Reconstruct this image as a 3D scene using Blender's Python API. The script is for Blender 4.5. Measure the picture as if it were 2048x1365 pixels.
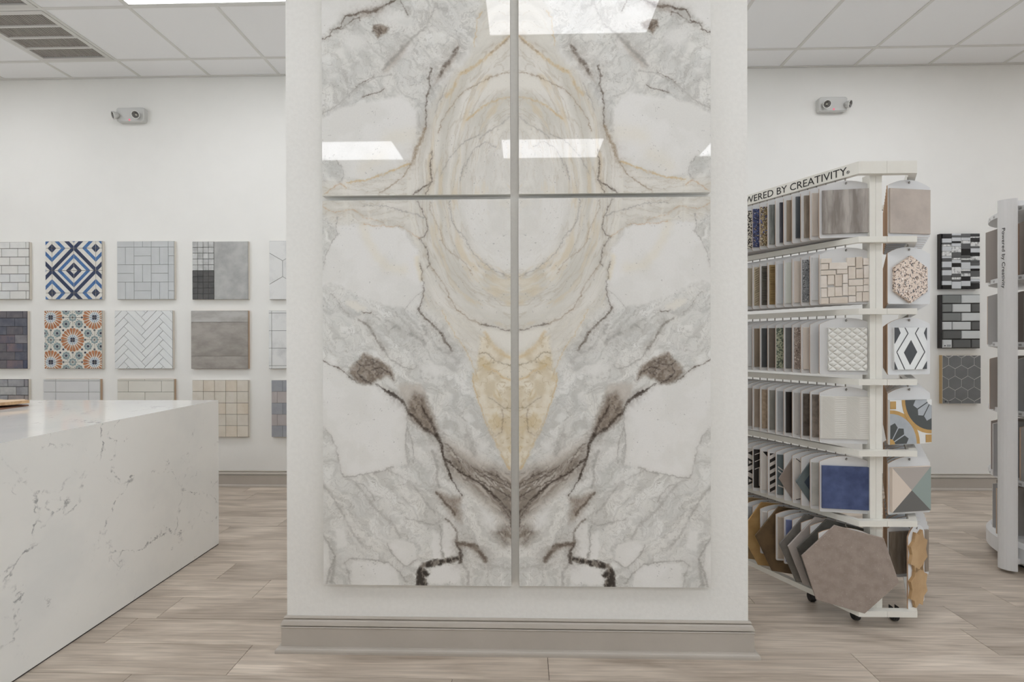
import bpy, math, random
import numpy as np
from mathutils import Matrix, Vector

scene = bpy.context.scene
for _o in list(bpy.data.objects):
    bpy.data.objects.remove(_o, do_unlink=True)
COL = scene.collection

# ------------------------------------------------------------------ camera
EYE = 1.2625
cam_data = bpy.data.cameras.new('camera')
cam_data.sensor_fit = 'HORIZONTAL'
cam_data.sensor_width = 36.0
cam_data.lens = 957.41 / 2048 * 36.0
cam_data.clip_start = 0.05
cam_data.clip_end = 60
camera = bpy.data.objects.new('camera', cam_data)
COL.objects.link(camera)
yaw, pitch, roll = 0.0243, -0.0017, 0.0022
fwd = Vector((-math.sin(yaw) * math.cos(pitch), math.cos(yaw) * math.cos(pitch), math.sin(pitch)))
quat = fwd.to_track_quat('-Z', 'Y')
camera.matrix_world = Matrix.Translation((0, 0, EYE)) @ quat.to_matrix().to_4x4() @ Matrix.Rotation(-roll, 4, 'Z')
scene.camera = camera

# ------------------------------------------------------------------ world, view, lamp strength
world = bpy.data.worlds.new('world')
world.use_nodes = True
world.node_tree.nodes['Background'].inputs[0].default_value = (0.88, 0.955, 1.04, 1)
world.node_tree.nodes['Background'].inputs[1].default_value = 2.9
scene.world = world
scene.view_settings.view_transform = 'Standard'
scene.view_settings.look = 'None'
scene.view_settings.exposure = -0.04
scene.view_settings.gamma = 1.0
scene.view_settings.use_curve_mapping = False
TROFFER_STRENGTH = 6.5
TROFFER_COLOR = (0.99, 1.0, 1.035)

# room dimensions (metres): camera stands at x = 0, y = 0
CEIL = 3.557
WALL_Y = 4.098
ROOM = (-6.0, 6.0, -5.2, WALL_Y)          # x0, x1, y0, y1
GRID_X0, GRID_Y0, TILE = -3.9311, 3.8382, 0.6096

# ------------------------------------------------------------------ materials
_mats = {}


def lin(c):
    c = c / 255.0
    return c / 12.92 if c <= 0.04045 else ((c + 0.055) / 1.055) ** 2.4


GAIN = 1.22


def S(r, g, b, gain=None):
    k = GAIN if gain is None else gain
    return tuple(min(0.93, lin(v) * k) for v in (r, g, b)) + (1.0,)


def mat(name, c1, c2=None, scale=12.0, stretch=(1, 1, 1), rough=0.5, detail=5.0, lo=0.38, hi=0.62,
        bump=0.0, metal=0.0, speck=None, spec=0.5, ior=1.5, rnd=0.0):
    """Node material: two tones mixed by stretched noise, optional specks, per-object offset."""
    if name in _mats:
        return _mats[name]
    m = bpy.data.materials.new(name)
    m.use_nodes = True
    nt = m.node_tree
    N, L = nt.nodes, nt.links
    bs = N['Principled BSDF']
    bs.inputs['Roughness'].default_value = rough
    bs.inputs['Metallic'].default_value = metal
    bs.inputs['IOR'].default_value = ior
    bs.inputs['Specular IOR Level'].default_value = spec
    bs.inputs['Base Color'].default_value = c1
    if c2 is not None or speck or bump:
        tc = N.new('ShaderNodeTexCoord')
        oi = N.new('ShaderNodeObjectInfo')
        mul = N.new('ShaderNodeMath'); mul.operation = 'MULTIPLY'; mul.inputs[1].default_value = 37.0
        L.new(oi.outputs['Random'], mul.inputs[0])
        add = N.new('ShaderNodeVectorMath'); add.operation = 'ADD'
        L.new(tc.outputs['Object'], add.inputs[0])
        L.new(mul.outputs[0], add.inputs[1])
        mp = N.new('ShaderNodeMapping')
        mp.inputs['Scale'].default_value = stretch
        L.new(add.outputs[0], mp.inputs[0])
        vec = mp.outputs[0]
        nz = N.new('ShaderNodeTexNoise')
        nz.inputs['Scale'].default_value = scale
        nz.inputs['Detail'].default_value = detail
        nz.inputs['Roughness'].default_value = 0.6
        L.new(vec, nz.inputs['Vector'])
        cr = N.new('ShaderNodeValToRGB')
        cr.color_ramp.elements[0].position = lo
        cr.color_ramp.elements[1].position = hi
        cr.color_ramp.elements[0].color = c2 if c2 is not None else c1
        cr.color_ramp.elements[1].color = c1
        L.new(nz.outputs[0], cr.inputs[0])
        out = cr.outputs[0]
        for (sc, thr, colr) in (speck or []):
            n2 = N.new('ShaderNodeTexNoise')
            n2.inputs['Scale'].default_value = sc
            n2.inputs['Detail'].default_value = 1.0
            L.new(add.outputs[0], n2.inputs['Vector'])
            th = N.new('ShaderNodeMath'); th.operation = 'GREATER_THAN'; th.inputs[1].default_value = thr
            L.new(n2.outputs[0], th.inputs[0])
            mx = N.new('ShaderNodeMix'); mx.data_type = 'RGBA'
            L.new(th.outputs[0], mx.inputs['Factor'])
            L.new(out, mx.inputs['A'])
            mx.inputs['B'].default_value = colr
            out = mx.outputs['Result']
        if rnd:
            hs = N.new('ShaderNodeHueSaturation')
            mr = N.new('ShaderNodeMapRange')
            mr.inputs['To Min'].default_value = 1 - rnd
            mr.inputs['To Max'].default_value = 1 + rnd
            L.new(oi.outputs['Random'], mr.inputs[0])
            L.new(mr.outputs[0], hs.inputs['Value'])
            L.new(out, hs.inputs['Color'])
            out = hs.outputs[0]
        L.new(out, bs.inputs['Base Color'])
        if bump:
            bp = N.new('ShaderNodeBump')
            bp.inputs['Strength'].default_value = bump
            bp.inputs['Distance'].default_value = 0.002
            L.new(nz.outputs[0], bp.inputs['Height'])
            L.new(bp.outputs[0], bs.inputs['Normal'])
    _mats[name] = m
    return m


def emit(name, color, strength):
    if name in _mats:
        return _mats[name]
    m = bpy.data.materials.new(name)
    m.use_nodes = True
    nt = m.node_tree
    nt.nodes.remove(nt.nodes['Principled BSDF'])
    e = nt.nodes.new('ShaderNodeEmission')
    e.inputs[0].default_value = color + (1.0,)
    e.inputs[1].default_value = strength
    nt.links.new(e.outputs[0], nt.nodes['Material Output'].inputs[0])
    _mats[name] = m
    return m


# ------------------------------------------------------------------ mesh helpers
class MB:
    def __init__(self):
        self.v, self.f, self.m = [], [], []

    def face(self, pts, mi=0):
        b = len(self.v)
        self.v += [tuple(p) for p in pts]
        self.f.append(tuple(range(b, b + len(pts))))
        self.m.append(mi)

    def box(self, x0, x1, y0, y1, z0, z1, mi=0, front=None):
        b = len(self.v)
        self.v += [(x0, y0, z0), (x1, y0, z0), (x1, y1, z0), (x0, y1, z0),
                   (x0, y0, z1), (x1, y0, z1), (x1, y1, z1), (x0, y1, z1)]
        for k, q in enumerate([(0, 3, 2, 1), (4, 5, 6, 7), (0, 1, 5, 4), (1, 2, 6, 5), (2, 3, 7, 6), (3, 0, 4, 7)]):
            self.f.append(tuple(b + i for i in q))
            self.m.append(front if (front is not None and k == 2) else mi)
        return self

    def prism(self, poly, y_front, y_back, mi=0, cham=0.0, side=None, back=True):
        """poly in (x, z); front face looks towards -Y."""
        if area(poly) < 0:
            poly = poly[::-1]
        n = len(poly)
        b = len(self.v)
        si = mi if side is None else side
        if cham > 0:
            inner = inset(poly, cham)
            if len(inner) != n:
                cham = 0
        self.v += [(x, y_back, z) for x, z in poly]
        if cham > 0:
            self.v += [(x, y_front + cham, z) for x, z in poly]
            self.v += [(x, y_front, z) for x, z in inner]
            rings = 3
        else:
            self.v += [(x, y_front, z) for x, z in poly]
            rings = 2
        for r in range(rings - 1):
            for i in range(n):
                j = (i + 1) % n
                self.f.append((b + r * n + i, b + r * n + j, b + (r + 1) * n + j, b + (r + 1) * n + i))
                self.m.append(si if r == 0 else mi)
        self.f.append(tuple(b + (rings - 1) * n + i for i in range(n)))
        self.m.append(mi)
        if back:
            self.f.append(tuple(b + i for i in reversed(range(n))))
            self.m.append(mi)
        return self

    def tube(self, pts, r, n=8, mi=0, cap=True):
        pts = [Vector(p) for p in pts]
        b = len(self.v)
        for i, p in enumerate(pts):
            d = (pts[min(i + 1, len(pts) - 1)] - pts[max(i - 1, 0)]).normalized()
            u = d.orthogonal().normalized()
            if i:
                u = (pu - d * pu.dot(d)).normalized()
            pu = u
            w = d.cross(u)
            for k in range(n):
                a = 2 * math.pi * k / n
                self.v.append(tuple(p + (u * math.cos(a) + w * math.sin(a)) * r))
        for i in range(len(pts) - 1):
            for k in range(n):
                k2 = (k + 1) % n
                self.f.append((b + i * n + k, b + i * n + k2, b + (i + 1) * n + k2, b + (i + 1) * n + k))
                self.m.append(mi)
        if cap:
            self.f.append(tuple(b + k for k in reversed(range(n))))
            self.m.append(mi)
            e = b + (len(pts) - 1) * n
            self.f.append(tuple(e + k for k in range(n)))
            self.m.append(mi)
        return self

    def lathe(self, prof, n=24, mi=0, c=(0, 0, 0)):
        """profile [(r, z)] turned about Z."""
        b = len(self.v)
        for r, z in prof:
            for k in range(n):
                a = 2 * math.pi * k / n
                self.v.append((c[0] + r * math.cos(a), c[1] + r * math.sin(a), c[2] + z))
        for i in range(len(prof) - 1):
            for k in range(n):
                k2 = (k + 1) % n
                self.f.append((b + i * n + k, b + i * n + k2, b + (i + 1) * n + k2, b + (i + 1) * n + k))
                self.m.append(mi)
        return self

    def extrude_z(self, poly, z0, z1, mi=0):
        """poly in (x, y) counter-clockwise seen from above."""
        if area(poly) < 0:
            poly = poly[::-1]
        n = len(poly)
        b = len(self.v)
        self.v += [(x, y, z0) for x, y in poly] + [(x, y, z1) for x, y in poly]
        for i in range(n):
            j = (i + 1) % n
            self.f.append((b + i, b + j, b + n + j, b + n + i))
            self.m.append(mi)
        self.f.append(tuple(b + n + i for i in range(n)))
        self.f.append(tuple(b + i for i in reversed(range(n))))
        self.m += [mi, mi]
        return self

    def xf(self, M):
        self.v = [tuple(M @ Vector(p)) for p in self.v]
        return self

    def mesh(self, name, mats, smooth=False):
        me = bpy.data.meshes.new(name)
        me.from_pydata(self.v, [], self.f)
        for mm in (mats if isinstance(mats, (list, tuple)) else [mats]):
            me.materials.append(mm)
        me.polygons.foreach_set('material_index', self.m)
        if smooth:
            me.polygons.foreach_set('use_smooth', [True] * len(self.f))
        me.update()
        return me

    def build(self, name, mats, parent=None, loc=(0, 0, 0), rz=0.0, smooth=False):
        return put(name, self.mesh(name, mats, smooth), parent, loc, rz)


def put(name, me, parent=None, loc=(0, 0, 0), rz=0.0):
    o = bpy.data.objects.new(name, me)
    COL.objects.link(o)
    o.parent = parent
    o.location = loc
    if rz:
        o.rotation_euler = (0, 0, rz)
    return o


def tag(o, label=None, cat=None, group=None, kind=None):
    if label:
        o['label'] = label
    if cat:
        o['category'] = cat
    if group:
        o['group'] = group
    if kind:
        o['kind'] = kind
    return o


def thing(name, label, cat, loc=(0, 0, 0), rz=0.0, group=None):
    return tag(put(name, None, None, loc, rz), label, cat, group)


def struct(o):
    o['kind'] = 'structure'
    return o


def area(p):
    return 0.5 * sum(p[i][0] * p[(i + 1) % len(p)][1] - p[(i + 1) % len(p)][0] * p[i][1] for i in range(len(p)))


def clip_half(poly, a, b, c):
    """keep a*x + b*y + c >= 0"""
    out = []
    n = len(poly)
    for i in range(n):
        p, q = poly[i], poly[(i + 1) % n]
        dp, dq = a * p[0] + b * p[1] + c, a * q[0] + b * q[1] + c
        if dp >= 0:
            out.append(p)
        if (dp > 0 > dq) or (dp < 0 < dq):
            t = dp / (dp - dq)
            out.append((p[0] + t * (q[0] - p[0]), p[1] + t * (q[1] - p[1])))
    return out


def clip_rect(poly, x0, z0, x1, z1):
    for h in ((1, 0, -x0), (-1, 0, x1), (0, 1, -z0), (0, -1, z1)):
        if len(poly) < 3:
            return []
        poly = clip_half(poly, *h)
    out = []
    for p in poly:
        if not out or abs(p[0] - out[-1][0]) + abs(p[1] - out[-1][1]) > 1e-5:
            out.append(p)
    if len(out) > 1 and abs(out[0][0] - out[-1][0]) + abs(out[0][1] - out[-1][1]) < 1e-5:
        out.pop()
    return out if len(out) > 2 and abs(area(out)) > 2e-5 else []


def inset(poly, g):
    """shrink a convex polygon by g on every side"""
    if area(poly) < 0:
        poly = poly[::-1]
    res = list(poly)
    n = len(poly)
    for i in range(n):
        p, q = poly[i], poly[(i + 1) % n]
        dx, dz = q[0] - p[0], q[1] - p[1]
        l = math.hypot(dx, dz)
        if l < 1e-9:
            continue
        nx, nz = -dz / l, dx / l
        if len(res) < 3:
            return []
        res = clip_half(res, nx, nz, -(nx * p[0] + nz * p[1]) - g)
    return res


def rect(x0, z0, x1, z1):
    return [(x0, z0), (x1, z0), (x1, z1), (x0, z1)]


def hexagon(cx, cz, r, rot=0.0, sx=1.0, sz=1.0):
    return [(cx + sx * r * math.cos(rot + k * math.pi / 3), cz + sz * r * math.sin(rot + k * math.pi / 3)) for k in range(6)]


def circle(cx, cz, r, n=12):
    return [(cx + r * math.cos(2 * math.pi * k / n), cz + r * math.sin(2 * math.pi * k / n)) for k in range(n)]


def text_mesh(name, body, height, material, depth=0.0006, width=None, probe=None):
    """lettering as a mesh in the XY plane; 'height' is the capital height"""
    cu = bpy.data.curves.new(name, 'FONT')
    cu.body = body
    cu.extrude = depth
    cu.resolution_u = 3
    ob = bpy.data.objects.new(name, cu)
    COL.objects.link(ob)
    dg = bpy.context.evaluated_depsgraph_get()
    me = bpy.data.meshes.new_from_object(ob.evaluated_get(dg))
    bpy.data.objects.remove(ob, do_unlink=True)
    co = np.empty(len(me.vertices) * 3)
    me.vertices.foreach_get('co', co)
    co = co.reshape(-1, 3)
    k = height / 0.70
    x0, x1 = co[:, 0].min(), co[:, 0].max()
    kx = k if width is None else width / (x1 - x0)
    co[:, 0] = (co[:, 0] - x0) * kx
    co[:, 1] *= k
    me.vertices.foreach_set('co', co.ravel())
    me.materials.clear()
    me.materials.append(material)
    me.update()
    return me, (x1 - x0) * kx

# ================================================================== the setting
M_WALL = mat('wall_paint', S(222, 221, 217, 1.2), S(220, 219, 215, 1.2), scale=3, rough=0.75, bump=0.05)
M_WALL_TEX = mat('wall_paint_textured', S(222, 221, 217, 1.2), S(219, 218, 214, 1.2), scale=60, rough=0.7, bump=0.35, detail=3)
M_CEIL = mat('ceiling_tile_white', S(229, 229, 227, 1.25), S(227, 227, 225, 1.25), scale=8, rough=0.9, bump=0.15, rnd=0.012)
M_GRID = mat('ceiling_grid_white', S(208, 207, 203, 1.2), rough=0.55)
M_BASE = mat('baseboard_greige', S(172, 165, 156, 1.25), S(167, 160, 151, 1.25), scale=5, rough=0.42)
M_UNDER = mat('floor_underlay', S(70, 62, 55), rough=0.9)


def wood_floor():
    m = bpy.data.materials.new('grey_oak_vinyl')
    m.use_nodes = True
    nt = m.node_tree
    N, L = nt.nodes, nt.links
    bs = N['Principled BSDF']
    tc = N.new('ShaderNodeTexCoord')
    oi = N.new('ShaderNodeObjectInfo')
    mu = N.new('ShaderNodeMath'); mu.operation = 'MULTIPLY'; mu.inputs[1].default_value = 53.0
    L.new(oi.outputs['Random'], mu.inputs[0])
    ad = N.new('ShaderNodeVectorMath'); ad.operation = 'ADD'
    L.new(tc.outputs['Object'], ad.inputs[0]); L.new(mu.outputs[0], ad.inputs[1])

    def noise(sx, sy, sc, det, dist=0.0):
        mp = N.new('ShaderNodeMapping'); mp.inputs['Scale'].default_value = (sx, sy, 1)
        L.new(ad.outputs[0], mp.inputs[0])
        n = N.new('ShaderNodeTexNoise')
        n.inputs['Scale'].default_value = sc; n.inputs['Detail'].default_value = det
        n.inputs['Distortion'].default_value = dist
        L.new(mp.outputs[0], n.inputs['Vector'])
        return n.outputs[0]
    broad = noise(1.0, 5.0, 2.2, 4, 0.6)
    fine = noise(1.2, 34.0, 3.0, 6, 0.4)
    r1 = N.new('ShaderNodeValToRGB')
    r1.color_ramp.elements[0].position = 0.3; r1.color_ramp.elements[0].color = S(158, 145, 131, 1.2)
    r1.color_ramp.elements[1].position = 0.7; r1.color_ramp.elements[1].color = S(203, 191, 177, 1.2)
    L.new(broad, r1.inputs[0])
    r2 = N.new('ShaderNodeValToRGB')
    r2.color_ramp.elements[0].position = 0.32; r2.color_ramp.elements[0].color = (0.70, 0.685, 0.67, 1)
    r2.color_ramp.elements[1].position = 0.62; r2.color_ramp.elements[1].color = (1.08, 1.08, 1.08, 1)
    L.new(fine, r2.inputs[0])
    mx = N.new('ShaderNodeMix'); mx.data_type = 'RGBA'; mx.blend_type = 'MULTIPLY'
    mx.inputs['Factor'].default_value = 0.75
    L.new(r1.outputs[0], mx.inputs['A']); L.new(r2.outputs[0], mx.inputs['B'])
    hs = N.new('ShaderNodeHueSaturation')
    mr = N.new('ShaderNodeMapRange'); mr.inputs['To Min'].default_value = 0.93; mr.inputs['To Max'].default_value = 1.07
    L.new(oi.outputs['Random'], mr.inputs[0]); L.new(mr.outputs[0], hs.inputs['Value'])
    L.new(mx.outputs['Result'], hs.inputs['Color'])
    L.new(hs.outputs[0], bs.inputs['Base Color'])
    bs.inputs['Roughness'].default_value = 0.42
    bp = N.new('ShaderNodeBump'); bp.inputs['Strength'].default_value = 0.12; bp.inputs['Distance'].default_value = 0.001
    L.new(fine, bp.inputs['Height']); L.new(bp.outputs[0], bs.inputs['Normal'])
    return m


M_FLOOR = wood_floor()

x0, x1, y0, y1 = ROOM
# floor: underlay slab with the planks of the visible part laid on it
floor = struct(MB().box(x0 - 0.1, x1 + 0.1, y0 - 0.1, y1 + 0.1, -0.08, -0.004).build('floor', M_UNDER))
PL, PW, PY0 = 1.2185, 0.179, 1.777
JOINT = {0: 0.06, 1: 0.68, 2: 1.98, 3: 2.321, 4: -1.63, 5: 0.42, 6: 1.35, 7: -1.994, 8: -1.68, 9: 0.9, 10: 3.212,
         11: -2.213, 12: -2.419, -1: 0.95, -2: -0.2, -3: 0.55, -4: 0.3, -5: 1.0, -6: -0.35, -7: 0.7}
_pm = {}


def plank(xa, xb, ya, yb):
    g = 0.0007
    L_, W_ = round(xb - xa, 3), round(yb - ya, 3)
    key = (L_, W_)
    if key not in _pm:
        c = 0.0008
        hx, hy = L_ / 2 - g, W_ / 2 - g
        mb = MB()
        b = [(-hx, -hy, -0.004), (hx, -hy, -0.004), (hx, hy, -0.004), (-hx, hy, -0.004),
             (-hx, -hy, -c), (hx, -hy, -c), (hx, hy, -c), (-hx, hy, -c),
             (-hx + c, -hy + c, 0), (hx - c, -hy + c, 0), (hx - c, hy - c, 0), (-hx + c, hy - c, 0)]
        mb.v = b
        mb.f = [(8, 9, 10, 11)] + [(r * 4 + i, r * 4 + (i + 1) % 4, (r + 1) * 4 + (i + 1) % 4, (r + 1) * 4 + i) for r in (0, 1) for i in range(4)]
        mb.m = [0] * len(mb.f)
        _pm[key] = mb.mesh('plank', M_FLOOR)
    put('plank', _pm[key], floor, ((xa + xb) / 2, (ya + yb) / 2, 0))


_ext = {}
for k in range(-7, 13):
    ya, yb = PY0 + k * PW, min(PY0 + (k + 1) * PW, WALL_Y)
    j = JOINT[k]
    xs = j - math.ceil((j + 4.9) / PL) * PL
    xs = max(xs, -6.0)
    _ext[k] = xs
    while xs < 4.9:
        plank(xs, xs + PL, ya, yb)
        xs += PL
    _ext[k] = (_ext[k], xs)
# the rest of the floor, beyond the picture: same planks joined
rest = MB()
for k in range(-39, 13):
    ya, yb = PY0 + k * PW, min(PY0 + (k + 1) * PW, WALL_Y)
    for xa, xb in ([(x0, x1)] if k < -7 else [(x0, _ext[k][0]), (_ext[k][1], x1)]):
        xs = xa - ((k * 0.37) % PL if k < -7 else 0)
        while xs < xb - 1e-4:
            pa, pb = max(xs, xa) + .0007, min(xs + PL, xb) - .0007
            rest.face([(pa, ya + .0007, 0), (pb, ya + .0007, 0), (pb, yb - .0007, 0), (pa, yb - .0007, 0)])
            xs += PL
tag(rest.build('plank_field', M_FLOOR, floor), kind='stuff')

struct(MB().box(x0, x1, WALL_Y, WALL_Y + 0.12, 0, CEIL + 0.15).build('wall_back', M_WALL))
# side walls out of view; their windows are added to brighten the room
WZ0, WZ1 = 0.12, 2.95
M_ALU = mat('window_frame_grey', S(120, 120, 118), rough=0.4, metal=0.3)


def pane_glass():
    m = bpy.data.materials.new('added_window_glass')
    m.use_nodes = True
    nt = m.node_tree
    nt.nodes.remove(nt.nodes['Principled BSDF'])
    tr, gl, mx, fr = (nt.nodes.new('ShaderNode' + k) for k in ('BsdfTransparent', 'BsdfGlossy', 'MixShader', 'Fresnel'))
    tr.inputs[0].default_value = (0.93, 0.95, 0.95, 1)
    gl.inputs['Roughness'].default_value = 0.0
    fr.inputs[0].default_value = 1.45
    nt.links.new(fr.outputs[0], mx.inputs[0]); nt.links.new(tr.outputs[0], mx.inputs[1]); nt.links.new(gl.outputs[0], mx.inputs[2])
    nt.links.new(mx.outputs[0], nt.nodes['Material Output'].inputs[0])
    return m


M_PANE = pane_glass()
for nm, wx0, wx1, wn, WY0, WY1 in (('wall_left', x0 - 0.12, x0, 1, -2.9, 0.7), ('wall_right', x1, x1 + 0.12, 2, -2.4, 2.5)):
    wb = MB()
    wb.box(wx0, wx1, y0, WY0, 0, CEIL + 0.15)
    wb.box(wx0, wx1, WY1, y1, 0, CEIL + 0.15)
    wb.box(wx0, wx1, WY0, WY1, 0, WZ0)
    wb.box(wx0, wx1, WY0, WY1, WZ1, CEIL + 0.15)
    struct(wb.build(nm, M_WALL))
    win = struct(put('window_%d' % wn, None, None, ((wx0 + wx1) / 2, (WY0 + WY1) / 2, WZ0)))  # added opening, unseen, lets sky light fill walls, pier and ceiling
    hw, hh_ = (WY1 - WY0) / 2, WZ1 - WZ0
    for q in ((-hw, -hw + 0.05, 0, hh_), (hw - 0.05, hw, 0, hh_), (-hw + 0.05, hw - 0.05, 0, 0.05), (-hw + 0.05, hw - 0.05, hh_ - 0.05, hh_),
              (-hw / 3 - 0.025, -hw / 3 + 0.025, 0.05, hh_ - 0.05), (hw / 3 - 0.025, hw / 3 + 0.025, 0.05, hh_ - 0.05)):
        MB().box(-0.04, 0.04, q[0], q[1], q[2], q[3]).build('window_frame', M_ALU, win)
    for ca in (-2 / 3, 0, 2 / 3):
        pn = MB()
        pn.face([(0, ca * hw - hw / 3 + 0.02, 0.04), (0, ca * hw + hw / 3 - 0.02, 0.04), (0, ca * hw + hw / 3 - 0.02, hh_ - 0.04), (0, ca * hw - hw / 3 + 0.02, hh_ - 0.04)])
        pn.build('added_pane', M_PANE, win)
struct(MB().box(x0, x1, y0 - 0.12, y0, 0, CEIL + 0.15).build('wall_front', M_WALL))

# display pier in the middle of the room
PX0, PX1, PYF, PYB = -0.971, 0.896, 1.937, 2.36
struct(MB().box(PX0, PX1, PYF, PYB, 0, CEIL + 0.02).build('wall_center', M_WALL_TEX))

BASE_PROFILE = [(0.0, 0.1365), (0.005, 0.1365), (0.009, 0.1345), (0.0105, 0.1310), (0.009, 0.1285), (0.003, 0.1275), (0.003, 0.1255),
                (0.009, 0.1245), (0.0135, 0.1205), (0.0165, 0.1140), (0.0190, 0.1070), (0.0190, 0.1050), (0.0165, 0.1040), (0.0075, 0.1035),
                (0.0075, 0.1005), (0.0175, 0.0995), (0.0195, 0.0970), (0.0175, 0.0945), (0.0165, 0.0930), (0.0165, 0.0205), (0.0235, 0.0203), (0.0285, 0.0188), (0.0325, 0.0150),
                (0.0345, 0.009), (0.0345, 0.0)]


def baseboard_run(name, p0, p1, nrm):
    mb = MB()
    for (oa, za), (ob, zb) in zip(BASE_PROFILE[:-1], BASE_PROFILE[1:]):
        a0 = (p0[0] + nrm[0] * oa, p0[1] + nrm[1] * oa, za); a1 = (p1[0] + nrm[0] * oa, p1[1] + nrm[1] * oa, za)
        b0 = (p0[0] + nrm[0] * ob, p0[1] + nrm[1] * ob, zb); b1 = (p1[0] + nrm[0] * ob, p1[1] + nrm[1] * ob, zb)
        mb.face([b0, b1, a1, a0])
    return struct(mb.build(name, M_BASE))


baseboard_run('baseboard_back', (x0, WALL_Y), (x1, WALL_Y), (0, -1))
baseboard_run('baseboard_left', (x0, y1), (x0, y0), (1, 0))
baseboard_run('baseboard_right', (x1, y0), (x1, y1), (-1, 0))
baseboard_run('baseboard_front', (x1, y0), (x0, y0), (0, 1))
mb = MB()
for (oa, za), (ob, zb) in zip(BASE_PROFILE[:-1], BASE_PROFILE[1:]):
    def ring(o, z):
        return [(PX0 - o, PYF - o, z), (PX1 + o, PYF - o, z), (PX1 + o, PYB + o, z), (PX0 - o, PYB + o, z)]
    ra, rb = ring(oa, za), ring(ob, zb)
    for i in range(4):
        j = (i + 1) % 4
        mb.face([rb[i], rb[j], ra[j], ra[i]])
struct(mb.build('baseboard_center', M_BASE))

# suspended ceiling: slab, tiles, tee bars, wall angle
ceiling = struct(MB().box(x0, x1, y0, y1, CEIL + 0.10, CEIL + 0.16).build('ceiling', M_CEIL))
KX = range(math.floor((x0 - GRID_X0) / TILE), math.ceil((x1 - GRID_X0) / TILE))
KY = range(math.floor((y0 - GRID_Y0) / TILE), math.ceil((y1 - GRID_Y0) / TILE))
LIGHT_KX, LIGHT_KY = (-2, 2, 6, 10, 14), (-2, -6, -10)
light_cells = {(kx + d, ky) for kx in LIGHT_KX for ky in LIGHT_KY for d in (0, 1)}
vent_cells = {(0, -1), (0, -2)}
_tm = {}


def ceiling_tile(xa, xb, ya, yb):
    key = (round(xb - xa, 3), round(yb - ya, 3))
    if key not in _tm:
        hx, hy = key[0] / 2 - 0.010, key[1] / 2 - 0.010
        _tm[key] = MB().box(-hx, hx, -hy, hy, 0.004, 0.018).mesh('ceiling_tile', M_CEIL)
    put('ceiling_tile', _tm[key], ceiling, ((xa + xb) / 2, (ya + yb) / 2, CEIL))


for kx in KX:
    for ky in KY:
        if (kx, ky) in light_cells or (kx, ky) in vent_cells:
            continue
        xa, xb = max(x0, GRID_X0 + kx * TILE), min(x1, GRID_X0 + (kx + 1) * TILE)
        ya, yb = max(y0, GRID_Y0 + ky * TILE), min(y1, GRID_Y0 + (ky + 1) * TILE)
        cxm, cym = (xa + xb) / 2, (ya + yb) / 2
        if PX0 < cxm < PX1 and PYF < cym < PYB:
            continue
        if xb - xa > 0.05 and yb - ya > 0.05:
            ceiling_tile(xa, xb, ya, yb)
light_mid = {(kx + 1, ky) for kx in LIGHT_KX for ky in LIGHT_KY}
for kx in list(KX)[1:]:
    X = GRID_X0 + kx * TILE
    runs, cur = [], None
    for ky in KY:
        ya, yb = max(y0, GRID_Y0 + ky * TILE), min(y1, GRID_Y0 + (ky + 1) * TILE)
        if (kx, ky) in light_mid:
            if cur:
                runs.append(cur)
            cur = None
        else:
            cur = (cur[0] if cur else ya, yb)
    if cur:
        runs.append(cur)
    for ya, yb in runs:
        MB().box(X - 0.012, X + 0.012, ya, yb, CEIL, CEIL + 0.004).build('tee_bar', M_GRID, ceiling)
for ky in list(KY)[1:]:
    Y = GRID_Y0 + ky * TILE
    MB().box(x0, x1, Y - 0.012, Y + 0.012, CEIL + 0.0004, CEIL + 0.0042).build('cross_tee', M_GRID, ceiling)
wa = MB()
wa.box(x0, x1, WALL_Y - 0.022, WALL_Y, CEIL - 0.001, CEIL + 0.003)
wa.box(x0, x1, WALL_Y - 0.0015, WALL_Y, CEIL - 0.001, CEIL + 0.022)
struct(wa.build('trim_1', M_GRID))

# recessed light fixtures (two tiles wide); their lenses light the room
M_LENS = emit('light_lens', TROFFER_COLOR, TROFFER_STRENGTH)
M_FIX = mat('fixture_white', S(205, 204, 200), rough=0.4)
_lf = MB()
fw, fd = TILE - 0.013, TILE / 2 - 0.013
for q in ((-fw, fw, -fd, -fd + 0.012), (-fw, fw, fd - 0.012, fd), (-fw, -fw + 0.012, -fd + 0.012, fd - 0.012), (fw - 0.012, fw, -fd + 0.012, fd - 0.012)):
    _lf.box(q[0], q[1], q[2], q[3], 0.002, 0.05)
LF_FRAME = _lf.mesh('frame', M_FIX)
LF_LENS = MB().box(-fw + 0.012, fw - 0.012, -fd + 0.012, fd - 0.012, 0.006, 0.012).mesh('lens', M_LENS)
colname = {-2: 'far left', 2: 'left', 6: 'middle', 10: 'right', 14: 'far right'}
rowname = {-2: 'nearest the sample wall', -6: 'just above the marble panels', -10: 'behind the viewer', -14: 'by the rear wall'}
for kx in LIGHT_KX:
    for ky in LIGHT_KY:
        cx, cy = GRID_X0 + (kx + 1) * TILE, GRID_Y0 + (ky + 0.5) * TILE
        if not (x0 + 0.6 < cx < x1 - 0.6 and cy > y0 + 0.3):
            continue
        if (kx, ky) == (10, -2):
            cy -= 0.035
        t = thing('ceiling_light', f'bright white recessed ceiling light, {colname[kx]} column, row {rowname[ky]}', 'ceiling light', (cx, cy, CEIL), 0, 'recessed ceiling lights')
        put('frame', LF_FRAME, t)
        put('lens', LF_LENS, t)

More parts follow.
